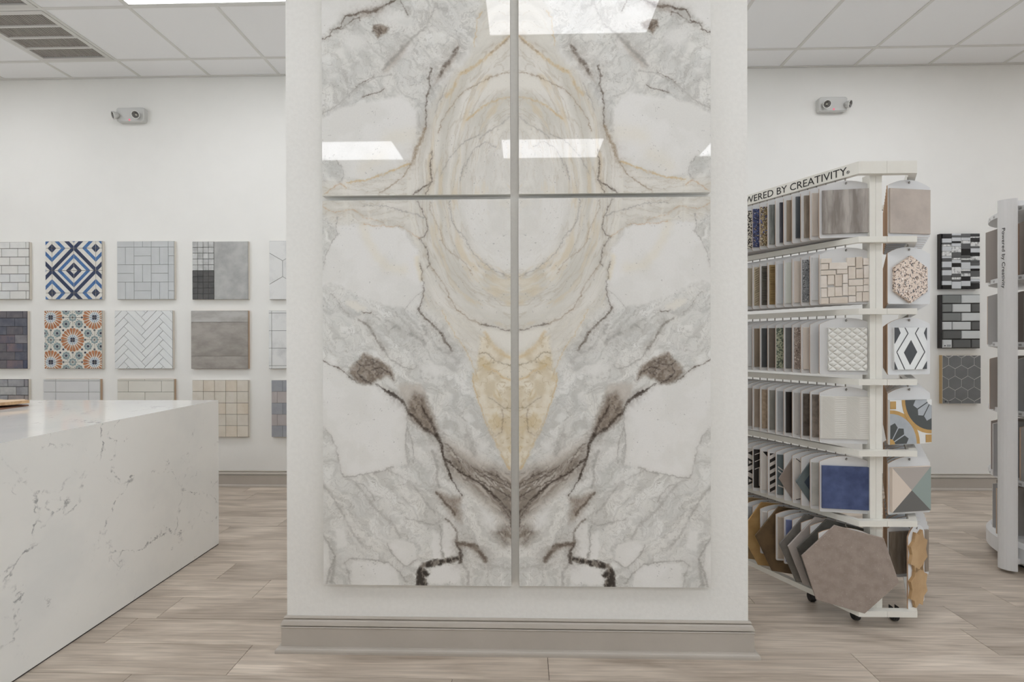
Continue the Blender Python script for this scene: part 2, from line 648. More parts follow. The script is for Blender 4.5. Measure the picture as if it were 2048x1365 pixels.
# return-air grilles
M_VENT = mat('vent_white', S(200, 198, 194), rough=0.45)
M_VMESH = mat('vent_mesh', S(158, 152, 147), S(136, 130, 126), scale=40, stretch=(4, 0.3, 1), rough=0.7)
for (kx, ky), lab in (((0, -1), 'white air return grille of four grey slots nearest the back wall'),
                      ((0, -2), 'white air return grille cut by the top left picture corner')):
    cx, cy = GRID_X0 + (kx + .5) * TILE, GRID_Y0 + (ky + .5) * TILE
    t = thing('air_vent', lab, 'vent', (cx, cy, CEIL), 0, 'return grilles')
    h = TILE / 2 - 0.014
    fr = MB()
    for q in ((-h, h, -h, -h + 0.034), (-h, h, h - 0.034, h), (-h, -h + 0.034, -h + 0.034, h - 0.034), (h - 0.034, h, -h + 0.034, h - 0.034)):
        fr.box(q[0], q[1], q[2], q[3], -0.004, 0.01)
    fr.build('frame', M_VENT, t)
    step = (2 * h - 0.068) / 4
    for i in range(1, 4):
        yy = -h + 0.034 + i * step
        MB().box(-h + 0.034, h - 0.034, yy - 0.009, yy + 0.009, -0.003, 0.01).build('crossbar', M_VENT, t)
    for i in range(4):
        ya, yb = -h + 0.034 + i * step, -h + 0.034 + (i + 1) * step
        sl = MB()
        n = 26
        for s in range(n):
            xx = -h + 0.034 + (2 * h - 0.068) * (s + .5) / n
            sl.box(xx - 0.0075, xx + 0.0075, ya + 0.009, yb - 0.009, 0.006, 0.012)
        sl.box(-h + 0.034, h - 0.034, ya, yb, 0.016, 0.018)
        sl.build('slot_grille', M_VMESH, t)

# ================================================================== waterfall counter
def quartz():
    m = bpy.data.materials.new('white_quartz_grey_veins')
    m.use_nodes = True
    nt = m.node_tree
    N, L = nt.nodes, nt.links
    bs = N['Principled BSDF']
    tc = N.new('ShaderNodeTexCoord')

    def nz(scale, detail, rough=0.6):
        n = N.new('ShaderNodeTexNoise')
        n.inputs['Scale'].default_value = scale
        n.inputs['Detail'].default_value = detail
        n.inputs['Roughness'].default_value = rough
        L.new(tc.outputs['Object'], n.inputs['Vector'])
        return n

    def math2(op, a, b):
        n = N.new('ShaderNodeMath'); n.operation = op; n.use_clamp = False
        for i, v in enumerate((a, b)):
            if isinstance(v, (int, float)):
                n.inputs[i].default_value = v
            elif v is not None:
                L.new(v, n.inputs[i])
        return n.outputs[0]

    def ramp(v, a, b):
        n = N.new('ShaderNodeMapRange'); n.interpolation_type = 'SMOOTHSTEP'
        L.new(v, n.inputs[0])
        n.inputs['From Min'].default_value = a
        n.inputs['From Max'].default_value = b
        return n.outputs[0]
    # warped coordinates
    wn = nz(5.0, 6)
    sub = N.new('ShaderNodeVectorMath'); sub.operation = 'SUBTRACT'
    L.new(wn.outputs['Color'], sub.inputs[0]); sub.inputs[1].default_value = (0.5, 0.5, 0.5)
    sc = N.new('ShaderNodeVectorMath'); sc.operation = 'SCALE'; sc.inputs['Scale'].default_value = 0.34
    L.new(sub.outputs[0], sc.inputs[0])
    ad = N.new('ShaderNodeVectorMath'); ad.operation = 'ADD'
    L.new(tc.outputs['Object'], ad.inputs[0]); L.new(sc.outputs[0], ad.inputs[1])
    tot = None
    for scale, width, lo, hi, strength in ((2.1, 0.020, 0.45, 0.62, 0.75), (4.6, 0.018, 0.52, 0.66, 0.5)):
        vo = N.new('ShaderNodeTexVoronoi'); vo.feature = 'DISTANCE_TO_EDGE'
        vo.inputs['Scale'].default_value = scale
        L.new(ad.outputs[0], vo.inputs['Vector'])
        line = math2('SUBTRACT', 1.0, ramp(vo.outputs['Distance'], 0.0, width))
        mask = ramp(nz(3.2 + scale, 4).outputs[0], lo, hi)
        brk = ramp(nz(46.0, 3).outputs[0], 0.40, 0.62)
        a = math2('MULTIPLY', math2('MULTIPLY', line, mask), math2('MULTIPLY', brk, strength))
        tot = a if tot is None else math2('MAXIMUM', tot, a)
    cloud = ramp(nz(2.4, 5).outputs[0], 0.42, 0.7)
    base = N.new('ShaderNodeMix'); base.data_type = 'RGBA'
    L.new(cloud, base.inputs['Factor'])
    base.inputs['A'].default_value = S(222, 220, 215, 1.2); base.inputs['B'].default_value = S(215, 214, 210, 1.2)
    mx = N.new('ShaderNodeMix'); mx.data_type = 'RGBA'
    L.new(tot, mx.inputs['Factor']); L.new(base.outputs['Result'], mx.inputs['A'])
    mx.inputs['B'].default_value = S(96, 96, 97)
    L.new(mx.outputs['Result'], bs.inputs['Base Color'])
    bs.inputs['Roughness'].default_value = 0.09
    bs.inputs['IOR'].default_value = 1.55
    return m


M_QUARTZ = quartz()
M_PLINTH = mat('plinth_dark', S(48, 42, 38), rough=0.8)
CX0, CX1, CY0, CY1, CH = -3.75, -1.891, 0.5, 2.92, 0.895
island = thing('counter_island', 'white quartz waterfall counter with fine grey veins left of the marble panels', 'counter', ((CX0 + CX1) / 2, (CY0 + CY1) / 2, 0))
hx, hy = (CX1 - CX0) / 2, (CY1 - CY0) / 2
MB().box(-hx, hx, -hy, hy, CH - 0.02, CH).build('countertop', M_QUARTZ, island)
MB().box(hx - 0.02, hx, -hy, hy, 0.006, CH - 0.02).build('side_panel', M_QUARTZ, island)
MB().box(-hx, -hx + 0.02, -hy, hy, 0.006, CH - 0.02).build('side_panel', M_QUARTZ, island)
MB().box(-hx + 0.02, hx - 0.02, hy - 0.02, hy, 0.006, CH - 0.02).build('end_panel', M_QUARTZ, island)
MB().box(-hx + 0.02, hx - 0.02, -hy, -hy + 0.02, 0.006, CH - 0.02).build('end_panel', M_QUARTZ, island)
MB().box(-hx + 0.002, hx - 0.002, -hy + 0.002, hy - 0.002, 0, 0.006).build('base', M_PLINTH, island)

# ================================================================== book-matched marble-look slabs
MARBLE_REGIONS = [
 ('B','beige',22,[(-13,1529),(758,1529),(758,997),(710,1011),(631,1029),(558,1076),(485,1096),(412,1100),(397,1176),(388,1261),(376,1322),(339,1395),(327,1406),(194,1427),(60,1424),(-13,1480)]),
 ('B','oval',34,[(531,1547),(777,1547),(777,1225),(698,1249),(631,1301),(588,1365),(552,1444)]),
 ('B','cream',30,[(412,1103),(485,1097),(558,1079),(631,1031),(758,1000),(758,891),(606,845),(570,921),(515,988),(467,1055)]),
 ('B','ivory',14,[(597,1035),(631,1023),(758,997),(758,906),(685,958),(631,1000)]),
 ('B','gold',11,[(610,842),(594,833),(600,776),(596,815),(606,758),(625,707),(641,656),(663,605),(692,561),(711,510),(740,459),(762,433),(771,815),(764,900),(698,927),(649,988),(625,982),(619,921)]),
 ('B','white',9,[(60,1422),(133,1428),(206,1424),(266,1419),(330,1404),(345,1365),(376,1322),(385,1274),(389,1225),(397,1195),(399,1164),(391,1140),(387,1100),(376,1082),(327,1094),(254,1103),(194,1125),(133,1146),(72,1182),(30,1198),(-13,1170),(-13,1249),(11,1310),(42,1365),(57,1389)]),
 ('B','ivory',10,[(96,1128),(133,1125),(175,1097),(172,1079),(139,1085),(102,1103)]),
 ('B','puff',18,[(400,873),(436,885),(479,861),(485,830),(449,821),(406,842)]),
 ('B','white',7,[(-13,897),(72,842),(133,797),(212,793),(254,760),(275,759),(307,736),(326,699),(336,656),(331,605),(331,535),(336,483),(281,468),(231,452),(161,437),(97,427),(78,433),(62,459),(56,516),(46,567),(21,599),(-11,627)]),
 ('B','taupe',40,[(479,573),(561,535),(650,484),(771,433),(771,242),(701,268),(625,344),(561,408),(498,459)]),
 ('B','mud',30,[(491,548),(561,497),(593,475),(670,459),(771,433),(771,169),(714,163),(676,211),(708,239),(733,249),(682,306),(638,347),(593,389),(549,424),(504,465)]),
 ('B','brown',9,[(163,915),(194,903),(230,891),(266,867),(282,836),(285,809),(254,827),(218,812),(194,793),(157,795),(127,809),(102,833),(115,867),(139,885)]),
 ('B','taupe',14,[(297,790),(332,799),(390,790),(406,758),(415,701),(441,650),(456,596),(428,618),(390,631),(358,656),(339,694),(320,732),(301,758)]),
 ('B','brown',18,[(358,764),(396,751),(425,704),(450,643),(460,592),(428,605),(390,624),(358,648),(337,685),(342,726)]),
 ('B','umber',14,[(447,373),(498,354),(549,347),(542,306),(552,249),(523,268),(491,303),(466,335)]),
 ('B','umber',14,[(526,176),(581,172),(619,153),(650,106),(638,96),(606,134),(568,153),(533,153)]),
 ('B','white',5,[(479,252),(504,242),(525,217),(526,122),(480,108),(472,179)]),
 ('B','white',6,[(262,166),(307,179),(358,166),(374,141),(371,103),(332,74),(294,103),(269,141)]),
 ('B','white',7,[(119,96),(256,89),(294,52),(313,-12),(113,-12),(107,71)]),
 ('B','white',8,[(46,220),(78,230),(98,153),(59,139)]),
 ('B','white',6,[(-11,188),(24,147),(27,96),(11,-12),(-11,-12)]),
 ('B','white',5,[(434,211),(460,204),(467,141),(469,108),(441,106),(431,153)]),
 ('B','black',6,[(365,-12),(376,52),(396,89),(441,104),(498,108),(547,118),(549,103),(485,83),(441,76),(406,69),(425,44),(406,31),(420,-12)]),
 ('B','white',5,[(428,69),(491,77),(536,85),(544,33),(526,7),(428,4),(414,29),(433,48)]),
 ('B','puff',16,[(612,580),(650,573),(654,535),(625,529)]),
 ('B','puff',20,[(415,573),(460,561),(453,529),(409,535)]),
 ('B','puff',18,[(625,306),(676,268),(682,217),(638,242)]),
 ('B','puff',18,[(358,567),(396,548),(390,497),(358,510)]),
 ('T','beige',24,[(340,122),(358,152),(381,209),(410,256),(416,325),(450,371),(491,441),(543,510),(606,591),(624,684),(638,776),(768,776),(768,-16),(-12,-16),(-12,48),(109,62),(196,64)]),
 ('T','oval',60,[(786,244),(705,209),(647,152),(606,82),(589,-45),(786,-45)]),
 ('T','white',10,[(-12,302),(69,348),(161,366),(265,383),(317,395),(346,371),(378,325),(378,273),(369,209),(358,140),(340,123),(242,88),(184,65),(109,65),(92,76),(80,105),(57,140),(-12,152)]),
 ('T','white',10,[(-12,776),(277,776),(207,736),(86,713),(34,664),(-12,623)]),
 ('T','puff',22,[(80,626),(138,643),(184,614),(161,574),(97,574)]),
 ('T','puff',22,[(236,718),(300,724),(329,695),(277,684)]),
 ('T','puff',18,[(329,585),(364,585),(352,551),(329,562)]),
 ('T','puff',22,[(11,476),(51,493),(63,470),(28,450)]),
 ('T','puff',18,[(549,510),(583,545),(578,574),(531,504),(491,441),(473,452)]),
 ('T','ivory',16,[(670,458),(748,473),(768,418),(693,406),(635,395)]),
 ('T','ivory',14,[(676,574),(748,617),(768,591),(716,568),(682,522),(635,493)]),
 ('T','brown',8,[(207,672),(236,678),(271,664),(261,643),(236,629),(224,619),(214,639),(202,645)]),
 ('T','taupe',14,[(242,493),(277,539),(329,591),(346,597),(323,557),(294,522),(259,487)]),
 ('T','taupe',14,[(161,730),(207,739),(242,747),(236,730),(196,713),(155,701)]),
 ('T','taupe',12,[(468,464),(479,493),(514,542),(538,578),(531,551),(502,493),(479,464),(450,435)]),
]
MARBLE_VEINS = [
 ('B','umberv',2.2,3.0,0.55,[(379,1516),(400,1468),(415,1431),(418,1401),(406,1377),(388,1371),(412,1328),(427,1267),(412,1255)]),
 ('B','umberv',2.0,3.2,0.6,[(385,1274),(394,1237),(391,1219),(399,1195),(397,1176),(403,1146),(391,1116),(383,1094)]),
 ('B','umberv',4,6.5,0.85,[(383,1094),(400,1061),(436,1031),(473,994),(491,958),(512,930)]),
 ('B','greyv',2,2.5,0.5,[(163,1504),(206,1501),(260,1495),(309,1480),(370,1465),(403,1450)]),
 ('B','tanv',1.6,1.6,0.5,[(427,1513),(424,1486),(443,1450),(467,1401),(479,1352),(497,1322),(558,1280),(594,1225)]),
 ('B','tanv',2.2,3.2,0.6,[(427,1261),(461,1219),(485,1176),(506,1128),(534,1091),(576,1055),(631,1031)]),
 ('B','umberv',3.0,3.0,0.6,[(631,1031),(679,1022),(722,1006),(758,1003)]),
 ('B','greyv',1.6,2.2,0.5,[(503,1516),(515,1444),(534,1401),(564,1371),(588,1322),(637,1274),(691,1234),(758,1210)]),
 ('B','goldv',2.4,3.2,0.55,[(473,1085),(497,1043),(528,988),(558,946),(582,903),(606,842)]),
 ('B','goldv',8,10,0.4,[(643,1000),(679,940),(716,909),(758,891)]),
 ('B','olive',3,4,0.45,[(619,912),(649,921),(679,891),(716,873),(758,867)]),
 ('B','goldv',5,5,0.5,[(637,867),(679,848),(716,818),(758,812)]),
 ('B','goldv',3,4,0.6,[(596,836),(599,782),(596,815),(606,758),(625,707),(641,656),(663,605),(692,561),(711,510),(740,459)]),
 ('B','olive',3,3,0.4,[(657,745),(689,720),(714,701),(765,701)]),
 ('B','tanv',3,3,0.6,[(708,694),(714,650),(708,611),(682,592)]),
 ('B','umberv',5,7,0.45,[(145,1049),(175,1031),(194,1012),(212,970),(242,933)]),
 ('B','greyv',4,4,0.5,[(242,933),(266,897),(315,867),(358,848),(376,867)]),
 ('B','umberv',3,4,0.6,[(157,1079),(181,1073),(197,1080)]),
 ('B','greyv',8,8,0.45,[(276,1015),(291,1025),(306,1015)]),
 ('B','greyv',8,10,0.5,[(397,1025),(415,1000),(409,991)]),
 ('B','greyv',8,12,0.5,[(345,994),(388,967),(406,953)]),
 ('B','greyv',10,14,0.35,[(461,940),(491,927),(509,909),(534,879)]),
 ('B','umberv',2.4,2.8,0.75,[(-4,894),(30,873),(66,855),(102,824),(133,800)]),
 ('B','greyv',2,2.4,0.55,[(36,1152),(60,1128),(78,1097),(102,1073)]),
 ('B','darkv',3,6,0.85,[(212,794),(254,766),(282,748),(309,730)]),
 ('B','orange',1.8,1.8,0.5,[(169,1428),(212,1419),(242,1422),(272,1416),(309,1419),(339,1401),(388,1371)]),
 ('B','orange',1.6,1.6,0.45,[(-4,1504),(17,1486),(54,1474),(121,1486),(169,1456),(242,1431)]),
 ('B','greyv',2.2,2.2,0.5,[(60,1456),(54,1407),(60,1389),(42,1365),(17,1316),(-1,1255)]),
 ('B','greyv',2,2,0.4,[(397,1158),(364,1134),(339,1103),(327,1091)]),
 ('B','yellowv',14,16,0.3,[(163,1419),(184,1359),(212,1304),(260,1258),(321,1246)]),
 ('B','yellowv',7,7,0.5,[(373,1292),(382,1249),(391,1207)]),
 ('B','darkv',3,4,0.75,[(133,879),(151,867),(139,842),(160,815),(194,797)]),
 ('B','darkv',3,4,0.6,[(194,848),(230,861),(266,842),(282,809)]),
 ('B','darkv',3,3,0.5,[(151,867),(187,867),(224,885)]),
 ('B','darkv',5,7,0.9,[(262,767),(294,748),(316,726),(332,697),(348,672)]),
 ('B','darkv',5,8,0.8,[(348,678),(371,656),(396,624),(421,611),(453,592)]),
 ('B','darkv',4,7,0.8,[(390,713),(409,681),(431,646),(453,599)]),
 ('B','darkv',9,5,0.95,[(453,592),(469,564),(474,535),(484,491),(498,452),(511,417)]),
 ('B','darkv',3.5,2.5,0.8,[(511,417),(536,382),(552,354)]),
 ('B','darkv',4,6,0.85,[(485,503),(511,478),(542,452),(587,427),(625,402),(663,370),(701,338),(727,306),(759,268)]),
 ('B','darkv',3,4,0.6,[(587,472),(625,446),(670,421),(714,402),(765,376)]),
 ('B','darkv',3,4,0.6,[(606,433),(657,395),(701,376),(765,332)]),
 ('B','darkv',2.5,3,0.5,[(638,452),(689,433),(733,408),(765,402)]),
 ('B','darkv',3,4,0.55,[(682,344),(714,312),(740,262),(749,217)]),
 ('B','darkv',2,2.4,0.5,[(485,561),(511,541),(530,510),(542,484)]),
 ('B','umberv',5,8,0.75,[(447,370),(472,338),(498,312),(523,281)]),
 ('B','umberv',4,6,0.55,[(485,268),(511,242),(533,211),(530,172)]),
 ('B','darkv',6,9,0.8,[(526,172),(542,141),(549,115),(542,90)]),
 ('B','umberv',9,14,0.75,[(536,169),(574,166),(606,153),(625,128),(644,103)]),
 ('B','greyv',8,8,0.5,[(437,535),(450,497),(455,459),(453,421),(460,392)]),
 ('B','greyv',14,16,0.5,[(574,592),(587,561),(603,522)]),
 ('B','greyv',3,3,0.5,[(332,624),(358,573),(364,522),(358,484)]),
 ('B','greyv',4,4,0.45,[(336,669),(332,605),(332,535),(336,484)]),
 ('B','greyv',3,3,0.6,[(460,242),(469,204),(467,141),(479,108)]),
 ('B','greyv',3,4,0.5,[(255,166),(269,128),(307,90),(336,72),(377,106)]),
 ('B','greyv',3,4,0.5,[(78,83),(103,104),(186,101),(256,90),(307,52),(332,13)]),
 ('B','greyv',5,5,0.5,[(-2,195),(27,153),(46,115),(27,64),(11,4)]),
 ('B','greyv',2.5,2.5,0.6,[(81,430),(116,430),(161,436),(231,451),(281,468)]),
 ('B','greyv',3,3,0.45,[(91,421),(161,395),(192,357),(205,332)]),
 ('B','greyv',6,8,0.4,[(-2,395),(33,357),(59,312),(91,255),(122,198),(167,147)]),
 ('B','greyv',6,8,0.35,[(129,402),(173,344),(224,287),(281,236),(307,192)]),
 ('B','greyv',5,6,0.35,[(256,459),(307,433),(358,402),(396,344),(441,287)]),
 ('B','greyv',4,4,0.4,[(320,268),(383,255),(434,242),(466,255)]),
 ('B','greyv',6,9,0.4,[(46,109),(40,64),(33,7)]),
 ('B','greyv',5,5,0.4,[(84,90),(97,52),(110,4)]),
 ('B','greyv',8,8,0.4,[(555,83),(574,52),(577,4)]),
 ('B','greyv',4,4,0.45,[(-2,624),(33,586),(52,541),(59,484),(78,433)]),
 ('T','umberv',3,5,0.8,[(-1,620),(28,632),(45,655),(74,666),(92,709),(138,717)]),
 ('T','umberv',6,9,0.75,[(132,716),(161,724),(207,727),(236,740)]),
 ('T','umberv',4,5,0.8,[(236,740),(265,756),(294,771)]),
 ('T','umberv',3,3,0.6,[(34,659),(80,661),(115,690),(152,704),(155,690)]),
 ('T','greyv',8,12,0.6,[(242,493),(271,528),(300,551),(323,585),(340,597)]),
 ('T','greyv',6,4,0.4,[(346,603),(381,632),(416,661),(433,701),(450,742)]),
 ('T','umberv',8,10,0.75,[(471,464),(491,510),(511,536),(537,574)]),
 ('T','umberv',7,4,0.75,[(436,496),(426,458),(430,423),(418,389)]),
 ('T','umberv',2.5,3,0.7,[(418,389),(413,348),(416,314),(411,256)]),
 ('T','tanv',9,10,0.7,[(411,262),(392,215),(375,181),(364,146),(352,123)]),
 ('T','umberv',2.5,4,0.7,[(439,175),(430,128),(433,82),(436,53)]),
 ('T','umberv',4,3,0.75,[(436,53),(416,36),(387,19),(361,2)]),
 ('T','umberv',3,2,0.6,[(433,48),(421,19),(404,-10)]),
 ('T','umberv',2.2,2.2,0.6,[(126,422),(155,445),(184,460),(207,470)]),
 ('T','umberv',2.4,2.6,0.65,[(161,389),(196,399),(230,411),(246,418)]),
 ('T','goldv',4,5,0.6,[(97,52),(184,64),(254,88),(311,111),(346,125)]),
 ('T','tanv',2.5,3,0.7,[(230,12),(277,42),(311,65),(335,88),(349,122)]),
 ('T','tanv',2.5,3,0.6,[(768,482),(693,467),(647,450),(595,423),(560,406),(525,366),(497,325),(473,285),(462,244)]),
 ('T','goldv',4,5,0.55,[(768,389),(693,371),(641,348),(606,319),(572,293)]),
 ('T','goldv',7,9,0.5,[(768,635),(705,585),(670,554),(647,533),(595,499),(543,470),(525,423),(497,389)]),
 ('T','tanv',6,6,0.6,[(757,626),(728,597),(693,574),(670,557)]),
 ('T','goldv',3,3,0.5,[(638,713),(618,690),(612,632),(601,580)]),
 ('T','greyv',4,4,0.4,[(768,325),(705,273),(659,244),(624,221)]),
 ('T','greyv',2.2,2.2,0.5,[(624,238),(566,209),(525,169),(502,140),(485,105),(471,76)]),
 ('T','greyv',2.2,2.2,0.5,[(690,186),(647,204),(606,181),(583,140),(560,100),(546,54)]),
 ('T','greyv',2.4,2.4,0.5,[(491,432),(482,395),(462,360),(450,325)]),
 ('T','umberv',2.4,2.4,0.6,[(310,768),(329,736),(339,710)]),
 ('T','greyv',10,12,0.4,[(439,759),(462,736),(497,724)]),
 ('T','greyv',2,2,0.5,[(71,53),(86,81),(80,105),(57,140)]),
 ('T','orange',1.8,1.8,0.5,[(11,7),(28,24),(74,48),(97,30)]),
 ('T','greyv',4,5,0.35,[(-1,325),(69,366),(126,418),(207,464),(277,476)]),
 ('T','yellowv',22,26,0.25,[(265,221),(300,233),(346,238)]),
 ('T','yellowv',20,24,0.22,[(161,105),(196,134),(230,152)]),
]


_rng = np.random.default_rng(7)
_lat = _rng.random((256, 256)).astype(np.float32)


def vnoise(x, y):
    xi, yi = np.floor(x).astype(np.int64), np.floor(y).astype(np.int64)
    fx, fy = x - xi, y - yi
    fx, fy = fx * fx * (3 - 2 * fx), fy * fy * (3 - 2 * fy)
    a, b = xi & 255, yi & 255
    a1, b1 = (xi + 1) & 255, (yi + 1) & 255
    return (_lat[a, b] * (1 - fx) + _lat[a1, b] * fx) * (1 - fy) + (_lat[a, b1] * (1 - fx) + _lat[a1, b1] * fx) * fy


def fbm(x, y, o=4, sx=0.0):
    s, amp, tot = 0, 1.0, 0
    x, y = x + sx * 17.3, y + sx * 9.1
    for _ in range(o):
        s = s + amp * vnoise(x, y)
        tot += amp
        x, y = x * 2.03 + 31.7, y * 2.03 + 11.3
        amp *= 0.52
    return s / tot


def ridge(n, w):
    return np.clip(1 - np.abs(n - 0.5) / w, 0, 1)


def sstep(a, b, x):
    t = np.clip((x - a) / (b - a), 0, 1)
    return t * t * (3 - 2 * t)


def seg_dist(px, py, ax, ay, bx, by):
    dx, dy = bx - ax, by - ay
    t = np.clip(((px - ax) * dx + (py - ay) * dy) / (dx * dx + dy * dy + 1e-9), 0, 1)
    return np.hypot(px - ax - t * dx, py - ay - t * dy), t


def poly_sd(px, py, poly):
    d = np.full(px.shape, 1e9)
    ins = np.zeros(px.shape, bool)
    n = len(poly)
    for i in range(n):
        (ax, ay), (bx, by) = poly[i], poly[(i + 1) % n]
        d = np.minimum(d, seg_dist(px, py, ax, ay, bx, by)[0])
        if ay != by:
            c = (ay > py) != (by > py)
            ins ^= c & (px < (bx - ax) * (py - ay) / (by - ay) + ax)
    return np.where(ins, -d, d)


def marble_colours(which, X, Z):
    """stone colour (sRGB 0-255) at slab position X, Z in mm; Z from the slab's lower edge"""
    zz = Z + (0 if which == 'B' else 1548)
    w1, w2 = fbm(X / 70, zz / 70, 4, 1) - 0.5, fbm(X / 70, zz / 70, 4, 2) - 0.5
    f1, f2 = fbm(X / 13, zz / 13, 3, 3) - 0.5, fbm(X / 13, zz / 13, 3, 4) - 0.5
    px, pz = X + 16 * w1 + 9 * f1, Z + 16 * w2 + 9 * f2
    h1_, h2_ = fbm(X / 4.5, zz / 4.5, 2, 31) - 0.5, fbm(X / 4.5, zz / 4.5, 2, 32) - 0.5
    qx, qz = X + 7 * w1 + 11 * f1 + 5 * h1_, Z + 7 * w2 + 11 * f2 + 5 * h2_

    def mix(c, col, a):
        a = a[..., None]
        return c * (1 - a) + np.asarray(col, float) * a

    def two(ca, cb, t):
        t = np.clip(t, 0, 1)[..., None]
        return np.asarray(ca, float) * (1 - t) + np.asarray(cb, float) * t
    # grey cloud ground
    u, v = X + 90 * w1, zz + 90 * w2
    n1 = fbm(u / 95, v / 95, 5, 5)
    c = two((197, 197, 193), (214, 213, 208), sstep(0.3, 0.68, n1))
    n2 = fbm((u + v) / 55, (v - u) / 120, 5, 6)
    c = mix(c, (222, 222, 219), sstep(0.56, 0.72, n2) * 0.75)
    c = mix(c, (170, 169, 165), ridge(fbm(u / 60, v / 60, 5, 7), 0.03) * 0.55)
    c = mix(c, (178, 176, 170), ridge(fbm((u + v) / 34, (v - u) / 80, 5, 23), 0.03) * 0.45)
    c = mix(c, (190, 191, 186), sstep(0.5, 0.75, fbm(u / 30, v / 30, 4, 8)) * 0.45)
    dgn = fbm((u - v) / 120, (u + v) / 26, 5, 27)
    c = mix(c, (184, 183, 178), sstep(0.52, 0.70, dgn) * 0.55)
    c = mix(c, (220, 219, 215), sstep(0.50, 0.34, dgn) * 0.45)
    c = mix(c, (164, 161, 154), ridge(fbm((u - v) / 70, (u + v) / 30, 5, 28), 0.018) * 0.5)
    c = mix(c, (150, 147, 141), ridge(fbm(u / 26, v / 26, 4, 29), 0.02) * sstep(0.5, 0.65, fbm(X / 110, zz / 110, 3, 30)) * 0.5)
    # textures for the other zones
    ex, ez = (X - 752) / 345.0, np.where(zz > 1560, (zz - 1560) / 760.0, (zz - 1560) / 520.0)
    rad, th = np.hypot(ex, ez) + 0.05 * w1, np.arctan2(ez, -ex + 1e-6)
    st1 = fbm(rad * 9, th * 2.2, 5, 9)
    st2 = fbm(rad * 22, th * 3.0, 4, 10)
    side = sstep(430, 250, X)
    h1 = fbm((X + 40 * w1) / 150, (zz + 60 * w2) / 26, 5, 24)
    h2 = fbm((X + 40 * w1) / 120, (zz + 60 * w2) / 14, 4, 25)
    st1, st2 = st1 * (1 - side) + h1 * side, st2 * (1 - side) + h2 * side
    flow = two((199, 196, 187), (216, 213, 206), sstep(0.3, 0.7, st1))
    flow = mix(flow, (180, 171, 155), ridge(st2, 0.05) * 0.5)
    flow = mix(flow, (206, 190, 160), sstep(0.60, 0.78, fbm(rad * 12, th * 2, 4, 11)) * 0.5 * (1 - side))
    flow = mix(flow, (222, 219, 210), sstep(0.55, 0.75, fbm(rad * 14, th * 1.5, 4, 14)) * 0.5)
    g1 = fbm((X + 30 * w1) / 46, (zz + 30 * w2) / 46, 3, 12)
    goldz = two((201, 188, 162), (220, 212, 195), sstep(0.3, 0.66, g1))
    goldz = mix(goldz, (198, 180, 142), sstep(0.5, 0.7, fbm((X + zz) / 40 + 3 * w1, (X - zz) / 90, 4, 26)) * 0.7)
    goldz = mix(goldz, (164, 142, 102), ridge(fbm(u / 70, v / 70, 5, 13), 0.02) * 0.5)
    spk = fbm(X / 7, zz / 7, 3, 15)
    diag = fbm((X - zz) / 60, (X + zz) / 20 + 4 * w1, 4, 16)
    brown = two((112, 100, 89), (146, 135, 123), sstep(0.3, 0.7, diag))
    brown = mix(brown, (66, 56, 49), ridge(fbm(u / 34, v / 34, 4, 17), 0.04) * 0.6)
    taupe = two((153, 143, 133), (187, 180, 171), sstep(0.3, 0.7, n1 + 0.3 * (spk - 0.5)))
    mud_d = fbm((X + zz) / 17 + 2 * w1, (X - zz) / 110, 5, 18)
    mud = two((126, 117, 107), (184, 177, 168), sstep(0.36, 0.70, mud_d))
    mud = mix(mud, (72, 62, 56), ridge(fbm((X + zz) / 24 + w1 * 3, (X - zz) / 90, 5, 19), 0.05) * 0.75)
    black = two((44, 39, 35), (128, 121, 113), sstep(0.42, 0.72, fbm(X / 9, zz / 16, 4, 20)))
    white = two((215, 214, 210), (220, 219, 216), sstep(0.35, 0.65, n1))
    zones = {'beige': flow, 'cream': mixarr(flow, (212, 205, 190), 0.45), 'oval': white * 0.85 + flow * 0.15,
             'ivory': np.broadcast_to(np.array((217, 214, 206.0)), flow.shape), 'gold': goldz, 'white': white, 'puff': white,
             'brown': brown, 'taupe': taupe, 'mud': mud, 'umber': mixarr(brown, (150, 136, 124), 0.35), 'black': black}
    alpha_max = {'puff': 0.85, 'oval': 0.95, 'gold': 0.92, 'mud': 0.95, 'taupe': 0.85, 'umber': 0.8, 'beige': 0.95, 'cream': 0.7}
    for slab, key, soft, poly in MARBLE_REGIONS:
        if slab != which:
            continue
        xs, zs = [p[0] for p in poly], [p[1] for p in poly]
        pad = soft + 40
        sel = (X > min(xs) - pad) & (X < max(xs) + pad) & (Z > min(zs) - pad) & (Z < max(zs) + pad)
        if not sel.any():
            continue
        ax, az = (qx, qz) if key in ('white',) else (px + 6 * h1_, pz + 6 * h2_)
        sd = poly_sd(ax[sel], az[sel], poly)
        a = sstep(soft, -soft, sd) * alpha_max.get(key, 1.0) * (0.6 if key == 'oval' and which == 'T' else 1.0)
        if key in ('brown', 'umber', 'taupe', 'mud'):
            a = a * np.clip(0.82 + 0.7 * (spk[sel] - 0.35), 0, 1)
        c[sel] = c[sel] * (1 - a[:, None]) + zones[key][sel] * a[:, None]
    vc = {'umberv': (84, 73, 64), 'greyv': (140, 137, 132), 'tanv': (146, 128, 106), 'goldv': (196, 168, 118), 'olive': (112, 98, 72),
          'darkv': (52, 43, 37), 'orange': (182, 142, 98), 'yellowv': (222, 205, 164)}
